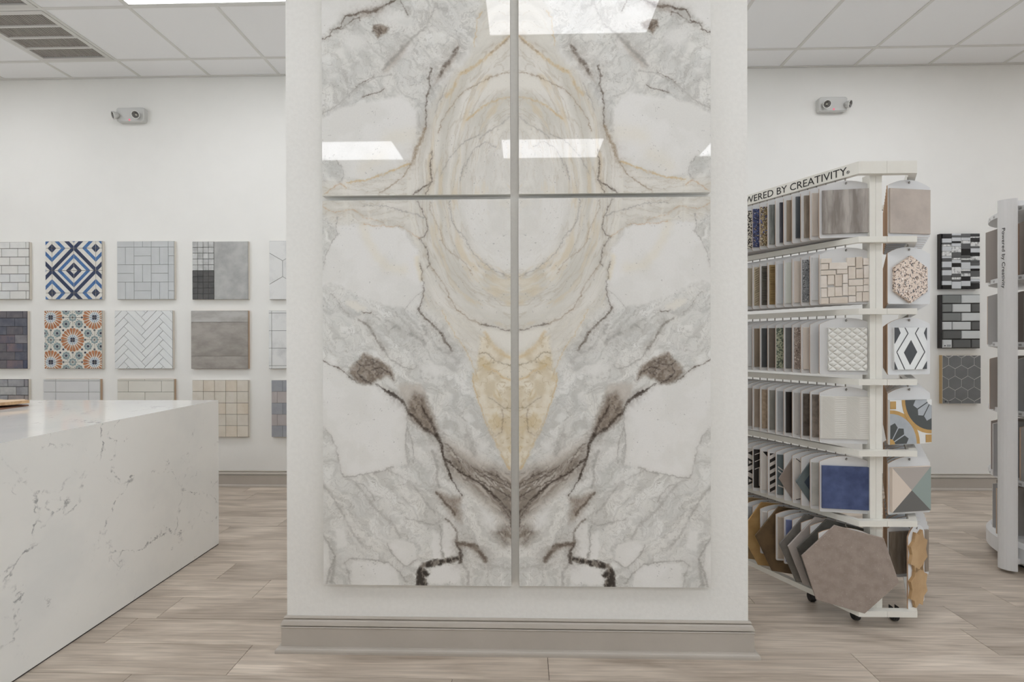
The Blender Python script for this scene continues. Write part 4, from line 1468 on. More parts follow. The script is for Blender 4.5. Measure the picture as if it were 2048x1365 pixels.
# ================================================================== emergency lights
M_EMB = mat('emergency_body', S(190, 190, 187), rough=0.4)
M_RIM = mat('lamp_rim', S(220, 220, 216), rough=0.2)
M_BULB = mat('lamp_bulb', S(206, 204, 190), rough=0.1)
M_LAMPIN = mat('lamp_reflector', S(130, 128, 125), S(92, 90, 88), scale=70, rough=0.2, metal=0.2)
M_LED = emit('red_indicator', (0.9, 0.25, 0.32), 0.9)
for label, xa, za, xb, zb, sgn in (('grey twin-head emergency light high on the left part of back wall', -3.515, 3.156, -3.272, 3.28, 1),
                                   ('grey twin-head emergency light high on the right part of back wall', 2.466, 3.164, 2.70, 3.284, -1)):
    w, h = xb - xa, zb - za
    t = thing('emergency_light', label, 'emergency light', ((xa + xb) / 2, WALL_Y, za), 0, 'emergency lights')
    poly = [(-w / 2 + 0.025, 0), (w / 2 - 0.025, 0), (w / 2 - 0.007, 0.007), (w / 2, 0.025), (w / 2, h - 0.012), (w / 2 - 0.008, h - 0.003), (w / 2 - 0.015, h), (-w / 2 + 0.015, h), (-w / 2 + 0.008, h - 0.003), (-w / 2, h - 0.012), (-w / 2, 0.025), (-w / 2 + 0.007, 0.007)]
    MB().prism(poly, -0.046, 0, 0, 0.006).build('housing', M_EMB, t)
    MB().box(-w / 2 + 0.03, w / 2 - 0.03, -0.0485, -0.045, 0.006, 0.028).build('test_panel', M_EMB, t)
    MB().lathe([(0.0, 0.004), (0.0075, 0.003), (0.009, 0)], 10).xf(Matrix.Translation((0, -0.0485, 0.016)) @ Matrix.Rotation(math.pi / 2, 4, 'X')).build('indicator', M_LED, t)
    for lx, az in ((-sgn * (w / 2 - 0.012), -sgn * 0.62), (sgn * (w / 2 - 0.050), sgn * 0.22)):
        M_ = Matrix.Translation((lx, -0.056, 0.052)) @ Matrix.Rotation(az, 4, 'Z') @ Matrix.Rotation(math.pi / 2 + 0.3, 4, 'X')
        lh = MB().lathe([(0.014, -0.018), (0.022, -0.010), (0.028, 0.006), (0.031, 0.016), (0.033, 0.024), (0.031, 0.026), (0.0275, 0.025)], 20).xf(M_).build('lamp_head', M_EMB, t, smooth=True)
        MB().lathe([(0.028, 0.025), (0.020, 0.015), (0.010, 0.008), (0.004, 0.007), (0.0, 0.013)], 20).xf(M_).build('reflector', M_LAMPIN, lh, smooth=True)
        MB().lathe([(0.0275, 0.0255), (0.0285, 0.0275), (0.0315, 0.0275), (0.0325, 0.0255)], 20).xf(M_).build('rim', M_RIM, lh, smooth=True)
        MB().lathe([(0.007, 0.006), (0.0075, 0.014), (0.005, 0.018), (0.0, 0.019)], 10).xf(M_).build('bulb', M_BULB, lh, smooth=True)

# ================================================================== mosaic samples lying on the counter
M_TAN = mat('tan_tile_top', S(214, 188, 158), S(204, 178, 146), scale=12, rough=0.5)
M_TANE = mat('tan_tile_edge', S(196, 166, 128), S(172, 138, 104), scale=40, rough=0.7)
M_BRN = mat('brown_tile', S(120, 88, 70), rough=0.7)


def flat_piece(name, poly, z0, z1, m, me_, parent):
    mb = MB()
    p = poly if area(poly) > 0 else poly[::-1]
    n = len(p)
    for i in range(n):
        j = (i + 1) % n
        mb.face([(p[i][0], p[i][1], z0), (p[j][0], p[j][1], z0), (p[j][0], p[j][1], z1), (p[i][0], p[i][1], z1)], 1)
    mb.face([(x, yy, z1) for x, yy in p], 0)
    mb.face([(x, yy, z0) for x, yy in reversed(p)], 1)
    return mb.build(name, [m, me_], parent)


t = thing('loose_tile_sample', 'tan interlocking tile sample lying at the left end of the counter', 'tile sample', (-2.90, 2.56, CH))
flat_piece('base_sheet', [(-0.26, -0.16), (0.02, -0.17), (0.10, -0.05), (0.08, 0.10), (-0.1, 0.13), (-0.26, 0.1)], 0.0, 0.006, M_BRN, M_BRN, t)
flat_piece('tile', [(-0.30, -0.13), (-0.075, -0.135), (-0.06, -0.06), (-0.10, 0.0), (-0.30, -0.01)], 0.016, 0.032, M_TAN, M_TANE, t)
flat_piece('tile', [(-0.070, -0.135), (0.0, -0.12), (0.085, -0.02), (0.115, 0.07), (0.08, 0.085), (-0.09, 0.003), (-0.052, -0.06)], 0.019, 0.036, M_TAN, M_TANE, t)
flat_piece('tile', [(-0.30, -0.004), (-0.098, 0.005), (0.070, 0.088), (0.03, 0.125), (-0.05, 0.10), (-0.15, 0.13), (-0.30, 0.10)], 0.018, 0.034, M_TAN, M_TANE, t)
for q in ((-0.2, -0.06), (0.02, -0.04), (-0.1, 0.07)):
    MB().box(q[0] - .02, q[0] + .02, q[1] - .02, q[1] + .02, 0.006, 0.0185).build('spacer', M_BRN, t)

# ================================================================== wing-shaped tile rack
M_RACK = mat('rack_white_enamel', S(214, 212, 204, 1.25), S(210, 207, 199, 1.25), scale=6, rough=0.35)
M_RUB = mat('caster_black', S(30, 29, 28), rough=0.5)
M_PEG = mat('peg_steel', S(150, 146, 140), rough=0.35, metal=0.6)
M_HOOK = mat('hook_steel', S(120, 118, 114), rough=0.3, metal=0.8)
M_INK = mat('sign_ink', S(30, 28, 27), rough=0.6)
M_CARD = mat('card_white', S(203, 203, 203, 1.18), rough=0.5)
M_CARDEDGE = mat('card_edge_brown', S(168, 138, 112), rough=0.8)

BL, BR, FY = (1.445, 2.10), (1.692, 2.10), 2.10       # front corners of the frame
DL, DR = Vector((-0.257, 0.478)), Vector((0.335, 0.478))
S_END = 1.42
LEVEL_TOP = [2.031, 1.707, 1.396, 1.090, 0.782, 0.479]
ROWN = ['top', 'second', 'third', 'fourth', 'fifth', 'bottom']
rack = thing('tile_display_rack', 'white wing-shaped tile display rack with slogan on its top bar', 'display rack', (1.565, 2.10, 0))
RX, RY = 1.565, 2.10


def bar_poly(side, width=0.028):
    """plan outline of one half frame bar: front piece from the middle, then the arm running back"""
    d = (DL if side == 'L' else DR)
    b = Vector(BL if side == 'L' else BR)
    dn = d.normalized()
    e = b + d * S_END
    if side == 'L':
        inn = Vector((-dn.y, dn.x)) * -1          # towards the middle of the rack
        pts = [Vector((RX - 0.0006, FY)), b, e, e + inn * width, b + Vector((width * 0.55, width)), Vector((RX - 0.0006, FY + width))]
    else:
        inn = Vector((-dn.y, dn.x))
        pts = [Vector((RX + 0.0006, FY)), b, e, e + inn * width, b + Vector((-width * 0.55, width)), Vector((RX + 0.0006, FY + width))]
    return [(p.x - RX, p.y - RY) for p in pts]


for zt, hh in [(LEVEL_TOP[0], 0.053)] + [(z, 0.025) for z in LEVEL_TOP[1:]] + [(0.089, 0.025)]:
    for side in 'LR':
        MB().extrude_z(bar_poly(side), zt - hh, zt).build('frame_bar', M_RACK, rack)
for xa, xb in ((1.5125, 1.5375), (1.5385, 1.5645)):
    MB().box(xa - RX, xb - RX, 0.029, 0.075, 0.065, 1.985).build('post', M_RACK, rack)
for side in 'LR':
    d, b = (DL, BL) if side == 'L' else (DR, BR)
    e = Vector(b) + d * S_END
    off = 0.012 if side == 'L' else -0.012
    MB().box(e.x - RX - 0.02 + off, e.x - RX + 0.02 + off, e.y - RY - 0.03, e.y - RY + 0.0, 0.065, 1.99).build('post', M_RACK, rack)
eL, eR = Vector(BL) + DL * S_END, Vector(BR) + DR * S_END
for zt in (2.02, 0.089):
    MB().box(eL.x - RX, eR.x - RX, eL.y - RY - 0.028, eL.y - RY, zt - 0.025, zt).build('rear_bar', M_RACK, rack)
for cxp, cyp in ((1.49, 2.19), (1.66, 2.19), (1.385, 2.34), (eL.x + 0.05, eL.y - 0.06), (eR.x - 0.05, eR.y - 0.06)):
    c = MB()
    c.lathe([(0.0, -0.012), (0.0195, -0.012), (0.022, -0.007), (0.022, 0.007), (0.0195, 0.012), (0.0, 0.012)], 16).xf(Matrix.Translation((cxp - RX, cyp - RY, 0.022)) @ Matrix.Rotation(math.pi / 2, 4, 'Y'))
    c.box(cxp - RX - 0.014, cxp - RX - 0.012, cyp - RY - 0.012, cyp - RY + 0.012, 0.024, 0.065)
    c.box(cxp - RX + 0.012, cxp - RX + 0.014, cyp - RY - 0.012, cyp - RY + 0.012, 0.024, 0.065)
    c.build('caster', M_RUB, rack)

S0, DS = 0.103, 0.0765


def hang(side, i):
    d, b = (DL, BL) if side == 'L' else (DR, BR)
    s = S0 + DS * i if side == 'L' else 0.10 + 0.105 * i
    return b[0] + d.x * s + (0.010 if side == 'L' else -0.026), b[1] + 0.012 + d.y * s


NB = {'L': 15, 'R': 10}
for lv, zt in enumerate(LEVEL_TOP):
    zb = zt - (0.053 if lv == 0 else 0.025)
    for side in 'LR':
        pg = MB()
        for i in range(NB[side]):
            X, Y = hang(side, i)
            pg.tube([(X - RX, Y - RY, zb + 0.001), (X - RX, Y - RY, zb - 0.020), (X - RX, Y - RY - 0.010, zb - 0.024)], 0.0026, 6)
        tag(pg.build('peg_row', M_PEG, rack), kind='stuff')

# slogan on the outer face of the top left arm
dn = DL.normalized()
_, tw_a = text_mesh('slogan_probe', 'POWERED BY CREATIVITY', 0.0345, M_INK)
_, tw_b = text_mesh('slogan_probe', 'VERED BY CREATIVITY', 0.0345, M_INK)
me, tw = text_mesh('slogan', 'POWERED BY CREATIVITY', 0.0345, M_INK, 0.0004, width=0.484 * tw_a / tw_b)
sg = put('slogan', me, rack)
me_r, tw_r = text_mesh('registered_mark', '\u00ae', 0.0125, M_INK, 0.0004)
rg = put('registered_mark', me_r, rack)
nrm = Vector((dn.y * -1, dn.x, 0))                         # outer normal
endp = Vector((BL[0], BL[1])) + DL * 0.088
start = endp + dn * tw
Mx = Matrix(((-dn.x, 0, nrm.x, 0), (-dn.y, 0, nrm.y, 0), (0, 1, 0, 0), (0, 0, 0, 1)))
if nrm.x > 0:
    nrm = -nrm
Mx = Matrix(((-dn.x, 0, nrm.x, start.x - RX + nrm.x * 0.0007), (-dn.y, 0, nrm.y, start.y - RY + nrm.y * 0.0007), (0, 1, 0, LEVEL_TOP[0] - 0.0435), (0, 0, 0, 1)))
sg.matrix_local = Mx
rg.matrix_local = Mx @ Matrix.Translation((tw - 0.001, 0.003, 0))

# ------------------------------------------------------------------ hanging sample cards
CWD, CHT, RISE = 0.215, 0.252, 0.029


def card_outline(w, h, rise, n=10, rc=0.007):
    pts = []
    for (cx_, cz_, a0) in ((-w / 2 + rc, rc, math.pi), (w / 2 - rc, rc, 1.5 * math.pi)):
        for k in range(4):
            a = a0 + k * math.pi / 6
            pts.append((cx_ + rc * math.cos(a), cz_ + rc * math.sin(a)))
    R_ = ((w / 2) ** 2 + rise ** 2) / (2 * rise)
    a1 = math.asin(w / 2 / R_)
    for k in range(n + 1):
        a = a1 - 2 * a1 * k / n
        pts.append((R_ * math.sin(a), h - R_ + R_ * math.cos(a)))
    return pts


_cards = {}


def card_mesh(w=CWD, h=CHT, rise=RISE, front=None, t_=0.005):
    key = (w, h, rise)
    if key not in _cards:
        _cards[key] = MB().prism(card_outline(w, h, rise), -t_, 0, 0, 0, side=1).mesh('hanging_card', [M_CARD, M_CARDEDGE])
    return _cards[key]


HOOK_ME = MB().tube([(0.0035 * math.cos(a) , -0.008 + 0.0045 * math.sin(a * 2) * 0.4, 0.0045 * math.sin(a)) for a in [k * math.pi / 5 for k in range(9)]], 0.0013, 6).mesh('hook', M_HOOK)
ORD = ['foremost', 'second', 'third', 'fourth', 'fifth', 'sixth', 'seventh', 'eighth', 'ninth', 'tenth', 'eleventh', 'twelfth', 'thirteenth', 'fourteenth', 'fifteenth', 'sixteenth']
ROT = {'L': -0.150, 'R': 0.17}


def hung_card(side, lv, i, desc, rot=None, dz=0.0, cw=CWD, ch=CHT, rise=RISE, dx=0.0, dy=0.0):
    X, Y = hang(side, i)
    if side == 'L' and lv == 5 and i == 0:
        dx, dy = -0.030, -0.042
    Y += dy
    zb = LEVEL_TOP[lv] - (0.053 if lv == 0 else 0.025)
    if i == 0:
        lab = f"{desc} sample card, foremost on the rack's {ROWN[lv]} {'left' if side == 'L' else 'right'} arm"
    else:
        lab = f"{desc} sample card, {ORD[i]} from front, {ROWN[lv]} {'left' if side == 'L' else 'right'} arm of rack"
    t = thing('sample_card', lab, 'tile sample', (X + dx, Y, zb - 0.012 - ch + dz), ROT[side] if rot is None else rot, f"sample cards on the rack's {'left' if side == 'L' else 'right'} arms")
    put('hanging_card', card_mesh(cw, ch, rise), t)
    put('hook', HOOK_ME, t, (0, 0, ch - 0.012))
    return t


def sq(t, m, w=0.200, h=0.194, x=0.0, z=0.018, thick=0.008, y=-0.005):
    return piece(rect(x - w / 2, z, x + w / 2, z + h), m, t, y, thick, 'tile', 0.001)


def cm(name, a, b=None, **k):
    return mat('sample_' + name, S(*a), S(*b) if b else None, **k)


# --- top row, left
TRAV = cm('grey_travertine', (168, 162, 156), (122, 115, 109), scale=9, stretch=(3.2, 1, 0.45), rough=0.4, detail=8)
BEI = cm('beige_stone', (188, 178, 168), (180, 170, 160), scale=6, rough=0.5)
WD1 = cm('brown_wood', (140, 128, 114), (116, 104, 92), scale=14, stretch=(5, 1, 0.6), rough=0.5)
SLT = cm('dark_slate', (78, 82, 86), (66, 70, 74), scale=6, rough=0.45)
TPW = cm('taupe_wood', (146, 132, 116), (130, 116, 100), scale=14, stretch=(5, 1, 0.6), rough=0.5)
CHW = cm('charcoal_wood', (86, 84, 90), (58, 58, 64), scale=14, stretch=(6, 1, 0.5), rough=0.5)
GRW = cm('grey_green_wood', (140, 142, 138), (92, 94, 92), scale=12, stretch=(6, 1, 0.5), rough=0.5)
BGP = cm('ornate_brown_gold', (150, 130, 90), (58, 50, 46), scale=80, rough=0.4, speck=[(180, 0.60, S(206, 200, 186)), (90, 0.66, S(70, 84, 150))])
BLP = cm('ornate_blue', (70, 82, 130), (40, 44, 64), scale=70, rough=0.4, speck=[(150, 0.63, S(190, 188, 190)), (130, 0.66, S(120, 96, 60))])
BWP = cm('black_white_filigree', (205, 200, 188), (52, 46, 42), scale=120, rough=0.4, detail=1.5, lo=0.47, hi=0.50)
PLN = cm('plain_white', (206, 204, 200), (200, 198, 194), scale=5, rough=0.4)
GRM = cm('mid_grey', (150, 149, 146), (138, 137, 134), scale=8, rough=0.5)
GENER = [BEI, WD1, GRM, TPW, SLT, PLN]


def left_row(lv, specs):
    for i, sp in enumerate(specs):
        desc, m = sp[0], sp[1]
        kw = sp[2] if len(sp) > 2 else {}
        if m is None:
            continue
        t = hung_card('L', lv, i, desc)
        if callable(m):
            m(t)
        else:
            sq(t, m, **kw)
    for i in range(len(specs), NB['L']):
        m = GENER[(i * 3 + lv) % len(GENER)]
        t = hung_card('L', lv, i, 'plain stone')
        sq(t, m)


left_row(0, [('grey travertine tile', TRAV, dict(x=0.003)), ('beige stone tile', BEI), ('brown wood-look tile', WD1, dict(w=0.19)), ('dark slate tile', SLT, dict(w=0.185, z=0.024)),
             ('taupe wood-look tile', TPW, dict(w=0.19)), ('charcoal wood-look tile', CHW, dict(w=0.185, x=0.003)), ('grey green wood-look tile', GRW, dict(w=0.2)),
             ('ornate brown gold tile', BGP, dict(w=0.212)), ('ornate blue tile', BLP, dict(w=0.212)), ('black filigree tile', BWP, dict(w=0.21))])

# --- second row, left
STK = [cm('beige_block_%d' % k, a, b, scale=14, rough=0.6, detail=6) for k, (a, b) in enumerate([((210, 202, 192), (199, 189, 177)), ((205, 196, 186), (194, 183, 170)), ((213, 206, 198), (203, 194, 184))])]


def block_mosaic(t):
    x0_, x1_, z0_, z1_ = 1158.0, 1920.0, 0, 0
    rows = [(1160, 265, 1320, 340), (1160, 345, 1272, 437), (1280, 330, 1545, 432), (1535, 262, 1655, 392), (1662, 255, 1758, 425), (1765, 275, 1890, 382),
            (1160, 442, 1378, 512), (1390, 432, 1548, 500), (1160, 522, 1252, 700), (1256, 512, 1356, 655), (1362, 508, 1470, 685), (1474, 502, 1552, 640),
            (1556, 398, 1660, 580), (1664, 432, 1768, 572), (1774, 388, 1850, 570), (1560, 585, 1768, 678), (1772, 575, 1938, 668),
            (1166, 706, 1254, 845), (1258, 690, 1362, 835), (1362, 690, 1470, 830), (1474, 645, 1552, 820), (1552, 684, 1662, 820), (1664, 680, 1768, 768), (1770, 672, 1938, 766),
            (1160, 848, 1276, 940), (1286, 838, 1552, 935), (1556, 828, 1664, 920), (1666, 770, 1752, 912), (1756, 770, 1860, 910)]
    k = CWD / (1918 - 1150)
    for n_, (a, b, c, d) in enumerate(rows):
        p = rect((a - 1150) * k - CWD / 2, CHT - (d - 110) * k * 1.075, (c - 1150) * k - CWD / 2, CHT - (b - 110) * k * 1.075)
        piece(inset(p, 0.0006), STK[n_ % 3], t, -0.005, 0.009, 'stone_block', 0.0015)


MVN = cm('white_vein_marble', (200, 200, 199), (150, 150, 150), scale=5, stretch=(1, 1, 1.4), rough=0.25, lo=0.30, hi=0.42, detail=8)
TRZ = cm('dark_terrazzo', (132, 134, 136), (112, 114, 116), scale=20, rough=0.4, speck=[(150, 0.62, S(50, 50, 52)), (190, 0.66, S(186, 186, 186))])
CRM = cm('cream', (202, 192, 182), (198, 188, 178), scale=5, rough=0.35)
PGW = cm('pale_green_white', (198, 200, 192), (194, 196, 188), scale=5, rough=0.3)
LBG = cm('pale_blue_grey', (186, 188, 190), (182, 184, 186), scale=5, rough=0.3)
RIBT = {'gold': cm('ribbed_gold', (150, 128, 88), (126, 104, 68), scale=16, stretch=(1, 1, 4), rough=0.5), 'dark': cm('ribbed_dark', (98, 94, 86), (78, 74, 68), scale=16, stretch=(1, 1, 4), rough=0.5),
        'tan': cm('chevron_tan', (172, 160, 138), (158, 146, 124), scale=16, rough=0.5)}


def ribs(kind, slope=0.0, n=22):
    def f(t):
        sq(t, RIBT[kind], thick=0.005)
        for j in range(n):
            z = 0.022 + j * 0.186 / n
            p = [(-0.098, z), (0.098, z + slope * 0.196), (0.098, z + slope * 0.196 + 0.0055), (-0.098, z + 0.0055)]
            p = clip_rect(p, -0.0985, 0.0195, 0.0985, 0.2105)
            if p:
                piece(p, RIBT[kind], t, -0.010, 0.0045, 'strip', 0.0008)
    return f


left_row(1, [('beige stone block mosaic', block_mosaic), ('white veined marble', MVN, dict(z=0.022)), ('dark terrazzo tile', TRZ, dict(w=0.205)), ('cream tile', CRM), ('pale green white tile', PGW), ('pale blue grey tile', LBG),
             ('gold ribbed tile', ribs('gold')), ('dark ribbed tile', ribs('dark')), ('tan slanted rib tile', ribs('tan', 0.55, 16)), ('tan stone tile', cm('tan_plain', (172, 164, 148), (164, 156, 140), scale=6, rough=0.5))])

# --- third row, left
QUILT = cm('quilted_white', (212, 211, 206), None, rough=0.3)


def quilt(t):
    w, h, nx, nz = 0.154, 0.190, 4.0, 6.0
    n, m_ = 96, 144
    mb = MB()
    for j in range(m_ + 1):
        for i in range(n + 1):
            u, v = i / n, j / m_
            a, b = u * nx + v * nz, u * nx - v * nz
            fa, fb = abs((a % 1) - 0.5) * 2, abs((b % 1) - 0.5) * 2
            hgt = 0.0075 * ((1 - fa ** 2.2) * (1 - fb ** 2.2)) ** 0.6
            mb.v.append((-w / 2 + u * w, -hgt - 0.004, v * h))
    for j in range(m_):
        for i in range(n):
            q = j * (n + 1) + i
            mb.f.append((q, q + 1, q + n + 2, q + n + 1))
            mb.m.append(0)
    b = len(mb.v)
    o = mb.build('quilted_tile', QUILT, t, (0.002, -0.005, 0.018), smooth=False)
    MB().box(-w / 2, w / 2, -0.0042, 0, 0, h).build('tile_body', QUILT, t, (0.002, -0.005, 0.018))


def grid_mosaic(t):
    for j in range(3):
        for i in range(8):
            piece(inset(rect(-0.03 + i * 0.016, 0.02 + j * 0.065, -0.03 + (i + 1) * 0.016, 0.02 + (j + 1) * 0.065), 0.0009), T_WHITE[(i + j) % 3], t, -0.005, 0.005, 'tile', 0.0008)
    for j in range(3):
        piece(rect(-0.062, 0.02 + j * 0.065, -0.047, 0.082 + j * 0.065), cm('lilac_white', (186, 182, 182)), t, -0.005, 0.005, 'tile', 0.0008)


FLO = cm('green_floral', (158, 160, 138), (74, 84, 74), scale=130, rough=0.45, detail=2, lo=0.45, hi=0.53)
SPK = cm('brown_speckle', (150, 136, 126), (120, 106, 98), scale=28, rough=0.5, speck=[(120, 0.60, S(190, 178, 168)), (140, 0.65, S(78, 66, 60))])
DKG = cm('dark_grey_stone', (96, 96, 95), (84, 84, 84), scale=10, rough=0.5)
CHR = cm('charcoal_stone', (66, 68, 70), (54, 56, 58), scale=8, rough=0.5)
BRV = cm('brown_vein', (104, 94, 84), (86, 78, 70), scale=7, rough=0.45)
BRS = cm('brown_stone', (128, 114, 98), (112, 100, 86), scale=8, rough=0.5)
left_row(2, [('white quilted relief tile', quilt), ('white grid mosaic', grid_mosaic), ('cream plain tile', CRM), ('brown speckled tile', SPK), ('dark grey stone tile', DKG), ('green floral tile', FLO, dict(w=0.21)), ('brown veined tile', BRV, dict(w=0.205)), ('charcoal stone tile', CHR), ('brown stone tile', BRS), ('white marble-look tile', MVN)])

# --- fourth row, left
EMB = cm('embossed_white', (206, 204, 198), (202, 200, 194), scale=6, rough=0.45)


def embossed(t):
    sq(t, EMB, w=0.211, h=0.190, z=0.020, thick=0.006)
    for c0 in range(4):
        xa = -0.1 + c0 * 0.05
        if c0 % 2:
            for j in range(22):
                piece(rect(xa + 0.002, 0.024 + j * 0.0082, xa + 0.048, 0.0285 + j * 0.0082), EMB, t, -0.011, 0.0012, 'relief_line', 0.0005)
        else:
            for j in range(-6, 22):
                z = 0.024 + j * 0.0082
                p = [(xa + 0.002, z + 0.046), (xa + 0.048, z), (xa + 0.048, z + 0.0045), (xa + 0.002, z + 0.0505)]
                p = clip_rect(p, xa, 0.023, xa + 0.05, 0.2065)
                if p and len(p) > 2:
                    piece(p, EMB, t, -0.011, 0.0012, 'relief_line', 0)


BTX = cm('brown_grit', (128, 118, 108), (100, 90, 82), scale=40, rough=0.6, detail=8)
DBT = cm('dark_brown_grit', (92, 83, 74), (68, 60, 53), scale=40, rough=0.6, detail=8)
GRP_ = cm('warm_grey_plain', (172, 168, 164), (166, 162, 158), scale=6, rough=0.5)
BLK = cm('black_gloss', (34, 30, 29), (28, 25, 24), scale=6, rough=0.3)
BGY = cm('blue_grey_plain', (156, 158, 160), (146, 148, 150), scale=7, rough=0.5)
GGY = cm('green_grey_plain', (128, 126, 120), (116, 114, 108), scale=8, rough=0.5)
TNS = cm('tan_speckle', (160, 142, 122), (136, 120, 102), scale=60, rough=0.6)
TNP = cm('tan_plain_stone', (146, 132, 118), (136, 122, 108), scale=8, rough=0.5)
left_row(3, [('white embossed line tile', embossed), ('brown gritty tile', BTX), ('dark brown gritty tile', DBT), ('warm grey tile', GRP_), ('black gloss tile', BLK), ('blue grey tile', BGY), ('green grey tile', GGY), ('tan speckled tile', TNS), ('tan stone tile', TNP), ('grey beige tile', cm('grey_beige', (158, 150, 142), (150, 142, 134), scale=7, rough=0.5))])

# --- fifth row, left
BLU = cm('denim_blue', (72, 86, 124), (52, 64, 100), scale=12, rough=0.35, detail=9)
LCN = cm('light_concrete', (176, 174, 168), (160, 158, 152), scale=16, rough=0.5, detail=8)
PLW = cm('matte_white', (196, 190, 184), (190, 184, 178), scale=8, rough=0.5)
JET = cm('matte_black', (28, 24, 22), rough=0.45)
TGR = cm('teal_grey', (92, 102, 104), (82, 92, 94), scale=9, rough=0.5)
DTE = cm('dark_teal', (54, 64, 76), (48, 58, 68), scale=9, rough=0.5)
TAU = cm('taupe_hex', (138, 126, 118), (128, 116, 108), scale=9, rough=0.5)


def hex_pts(r=0.118, cx_=0.0, cz_=0.112, rot=0.0, sz=1.0):
    return hexagon(cx_, cz_, r, rot, 1.0, sz)


def blue_chevron(t):
    p = hex_pts(0.132, 0.0, 0.112, 0.0, 0.9)
    piece(p, TGR, t, -0.005, 0.008, 'tile', 0.001)
    flat([(hex_pts(0.098, 0.0, 0.112, 0.0, 0.9), 0), (hex_pts(0.062, 0.0, 0.112, 0.0, 0.9), 1)], [DTE, PLW], t, -0.013)


def taupe_hexagon(t):
    piece(hex_pts(0.132, 0.0, 0.105, 0.0, 0.95), TAU, t, -0.005, 0.008, 'tile', 0.001)


def ogee(t):
    sq(t, PLW, w=0.205)
    pol_ = []
    pts_ = [(-0.095, 0.212), (-0.062, 0.186), (-0.062, 0.168), (-0.03, 0.165), (-0.03, 0.130), (-0.062, 0.128), (-0.095, 0.105), (-0.062, 0.082), (-0.062, 0.062), (-0.03, 0.060), (-0.03, 0.035), (-0.095, 0.02)]
    for a, b in zip(pts_[:-1], pts_[1:]):
        dx, dz = b[0] - a[0], b[1] - a[1]
        l = math.hypot(dx, dz)
        nx, nz = -dz / l * 0.0016, dx / l * 0.0016
        pol_.append(([(a[0] - nx, a[1] - nz), (b[0] - nx, b[1] - nz), (b[0] + nx, b[1] + nz), (a[0] + nx, a[1] + nz)], 0))
    flat(pol_, [JET], t, -0.013)


def slate_lines(t):
    sq(t, TGR, w=0.204)
    pol_ = []
    for z, sgn in ((0.150, -1), (0.132, -1), (0.06, -0.5)):
        p = [(-0.1, z), (0.0, z + sgn * 0.075), (0.0, z + sgn * 0.075 + 0.007), (-0.1, z + 0.007)]
        pol_.append((p, 0))
    flat(pol_, [PLW], t, -0.013)


def diagonal_stripes(t):
    sq(t, PLW, w=0.205)
    pol_ = []
    for j in range(-3, 8):
        z = 0.018 + j * 0.036
        p = clip_rect([(-0.101, z), (0.101, z + 0.13), (0.101, z + 0.147), (-0.101, z + 0.017)], -0.1015, 0.0195, 0.1015, 0.2105)
        if p:
            pol_.append((p, 0))
    flat(pol_, [JET], t, -0.013)


def black_corner(t):
    sq(t, PLW, w=0.205)
    flat([([(-0.098, 0.2105), (-0.055, 0.162), (-0.055, 0.195), (-0.07, 0.2105)], 0)], [JET], t, -0.013)


def black_lines(t):
    sq(t, JET, w=0.205)
    pol_ = []
    for a, b in (((-0.1, 0.186), (-0.04, 0.211)), ((-0.1, 0.150), (-0.02, 0.190)), ((-0.1, 0.112), (-0.02, 0.150)), ((-0.079, 0.03), (-0.079, 0.120)), ((-0.079, 0.03), (-0.02, 0.027))):
        dx, dz = b[0] - a[0], b[1] - a[1]
        l = math.hypot(dx, dz)
        nx, nz = -dz / l * 0.0015, dx / l * 0.0015
        pol_.append(([(a[0] - nx, a[1] - nz), (b[0] - nx, b[1] - nz), (b[0] + nx, b[1] + nz), (a[0] + nx, a[1] + nz)], 0))
    flat(pol_, [PLW], t, -0.013)


def triangles(t):
    sq(t, PLW, w=0.205)
    pol_ = []
    for j in range(4):
        za, zb = 0.020 + j * 0.0475, 0.020 + (j + 1) * 0.0475
        zm = (za + zb) / 2
        if j % 2 == 0:
            pol_ += [([(-0.1, za), (-0.055, zm), (-0.1, zb)], 0), ([(-0.094, zm - 0.009), (-0.078, zm), (-0.094, zm + 0.009)], 1)]
        else:
            pol_ += [([(-0.055, za), (-0.055, zb), (-0.1, zm)], 0), ([(-0.062, zm - 0.008), (-0.062, zm + 0.008), (-0.078, zm)], 1)]
    flat(pol_, [JET, PLW], t, -0.013)


left_row(4, [('denim blue tile', BLU, dict(w=0.206, h=0.190, x=0.003)), ('light concrete tile', LCN, dict(w=0.205)), ('blue chevron hexagon', blue_chevron), ('white tile with black ogee', ogee), ('taupe hexagon', taupe_hexagon), ('slate and white tile', slate_lines), ('black striped tile', diagonal_stripes), ('white tile with black corner', black_corner), ('black white-lined tile', black_lines), ('black triangle tile', triangles)])

# --- bottom row, left: large hexagons
HXC = {'stone': cm('hex_stone', (150, 137, 128), (138, 125, 116), scale=30, rough=0.6, detail=8, speck=[(220, 0.72, S(190, 180, 172))]), 'dark': cm('hex_dark', (82, 80, 74), (68, 66, 62), scale=20, rough=0.6, detail=8),
       'pale': cm('hex_pale', (166, 158, 152), (156, 148, 142), scale=16, rough=0.6), 'grey': cm('hex_grey', (112, 108, 102), (98, 94, 90), scale=16, rough=0.6),
       'umber': cm('hex_umber', (98, 78, 52), (74, 58, 38), scale=10, rough=0.6, detail=8), 'ochre': cm('hex_ochre', (172, 140, 92), (150, 118, 72), scale=9, rough=0.6, detail=8),
       'tan': cm('hex_tan', (158, 134, 98), (138, 116, 84), scale=9, rough=0.6), 'sand': cm('hex_sand', (176, 150, 112), (158, 132, 96), scale=9, rough=0.6)}


def big_hex(key, rot=-0.24, r=0.184, cx_=0.015, cz_=0.085):
    def f(t):
        piece(hexagon(cx_, cz_, r, rot, 1.0, 1.0), HXC[key], t, -0.005, 0.009, 'tile', 0.0012)
    return f


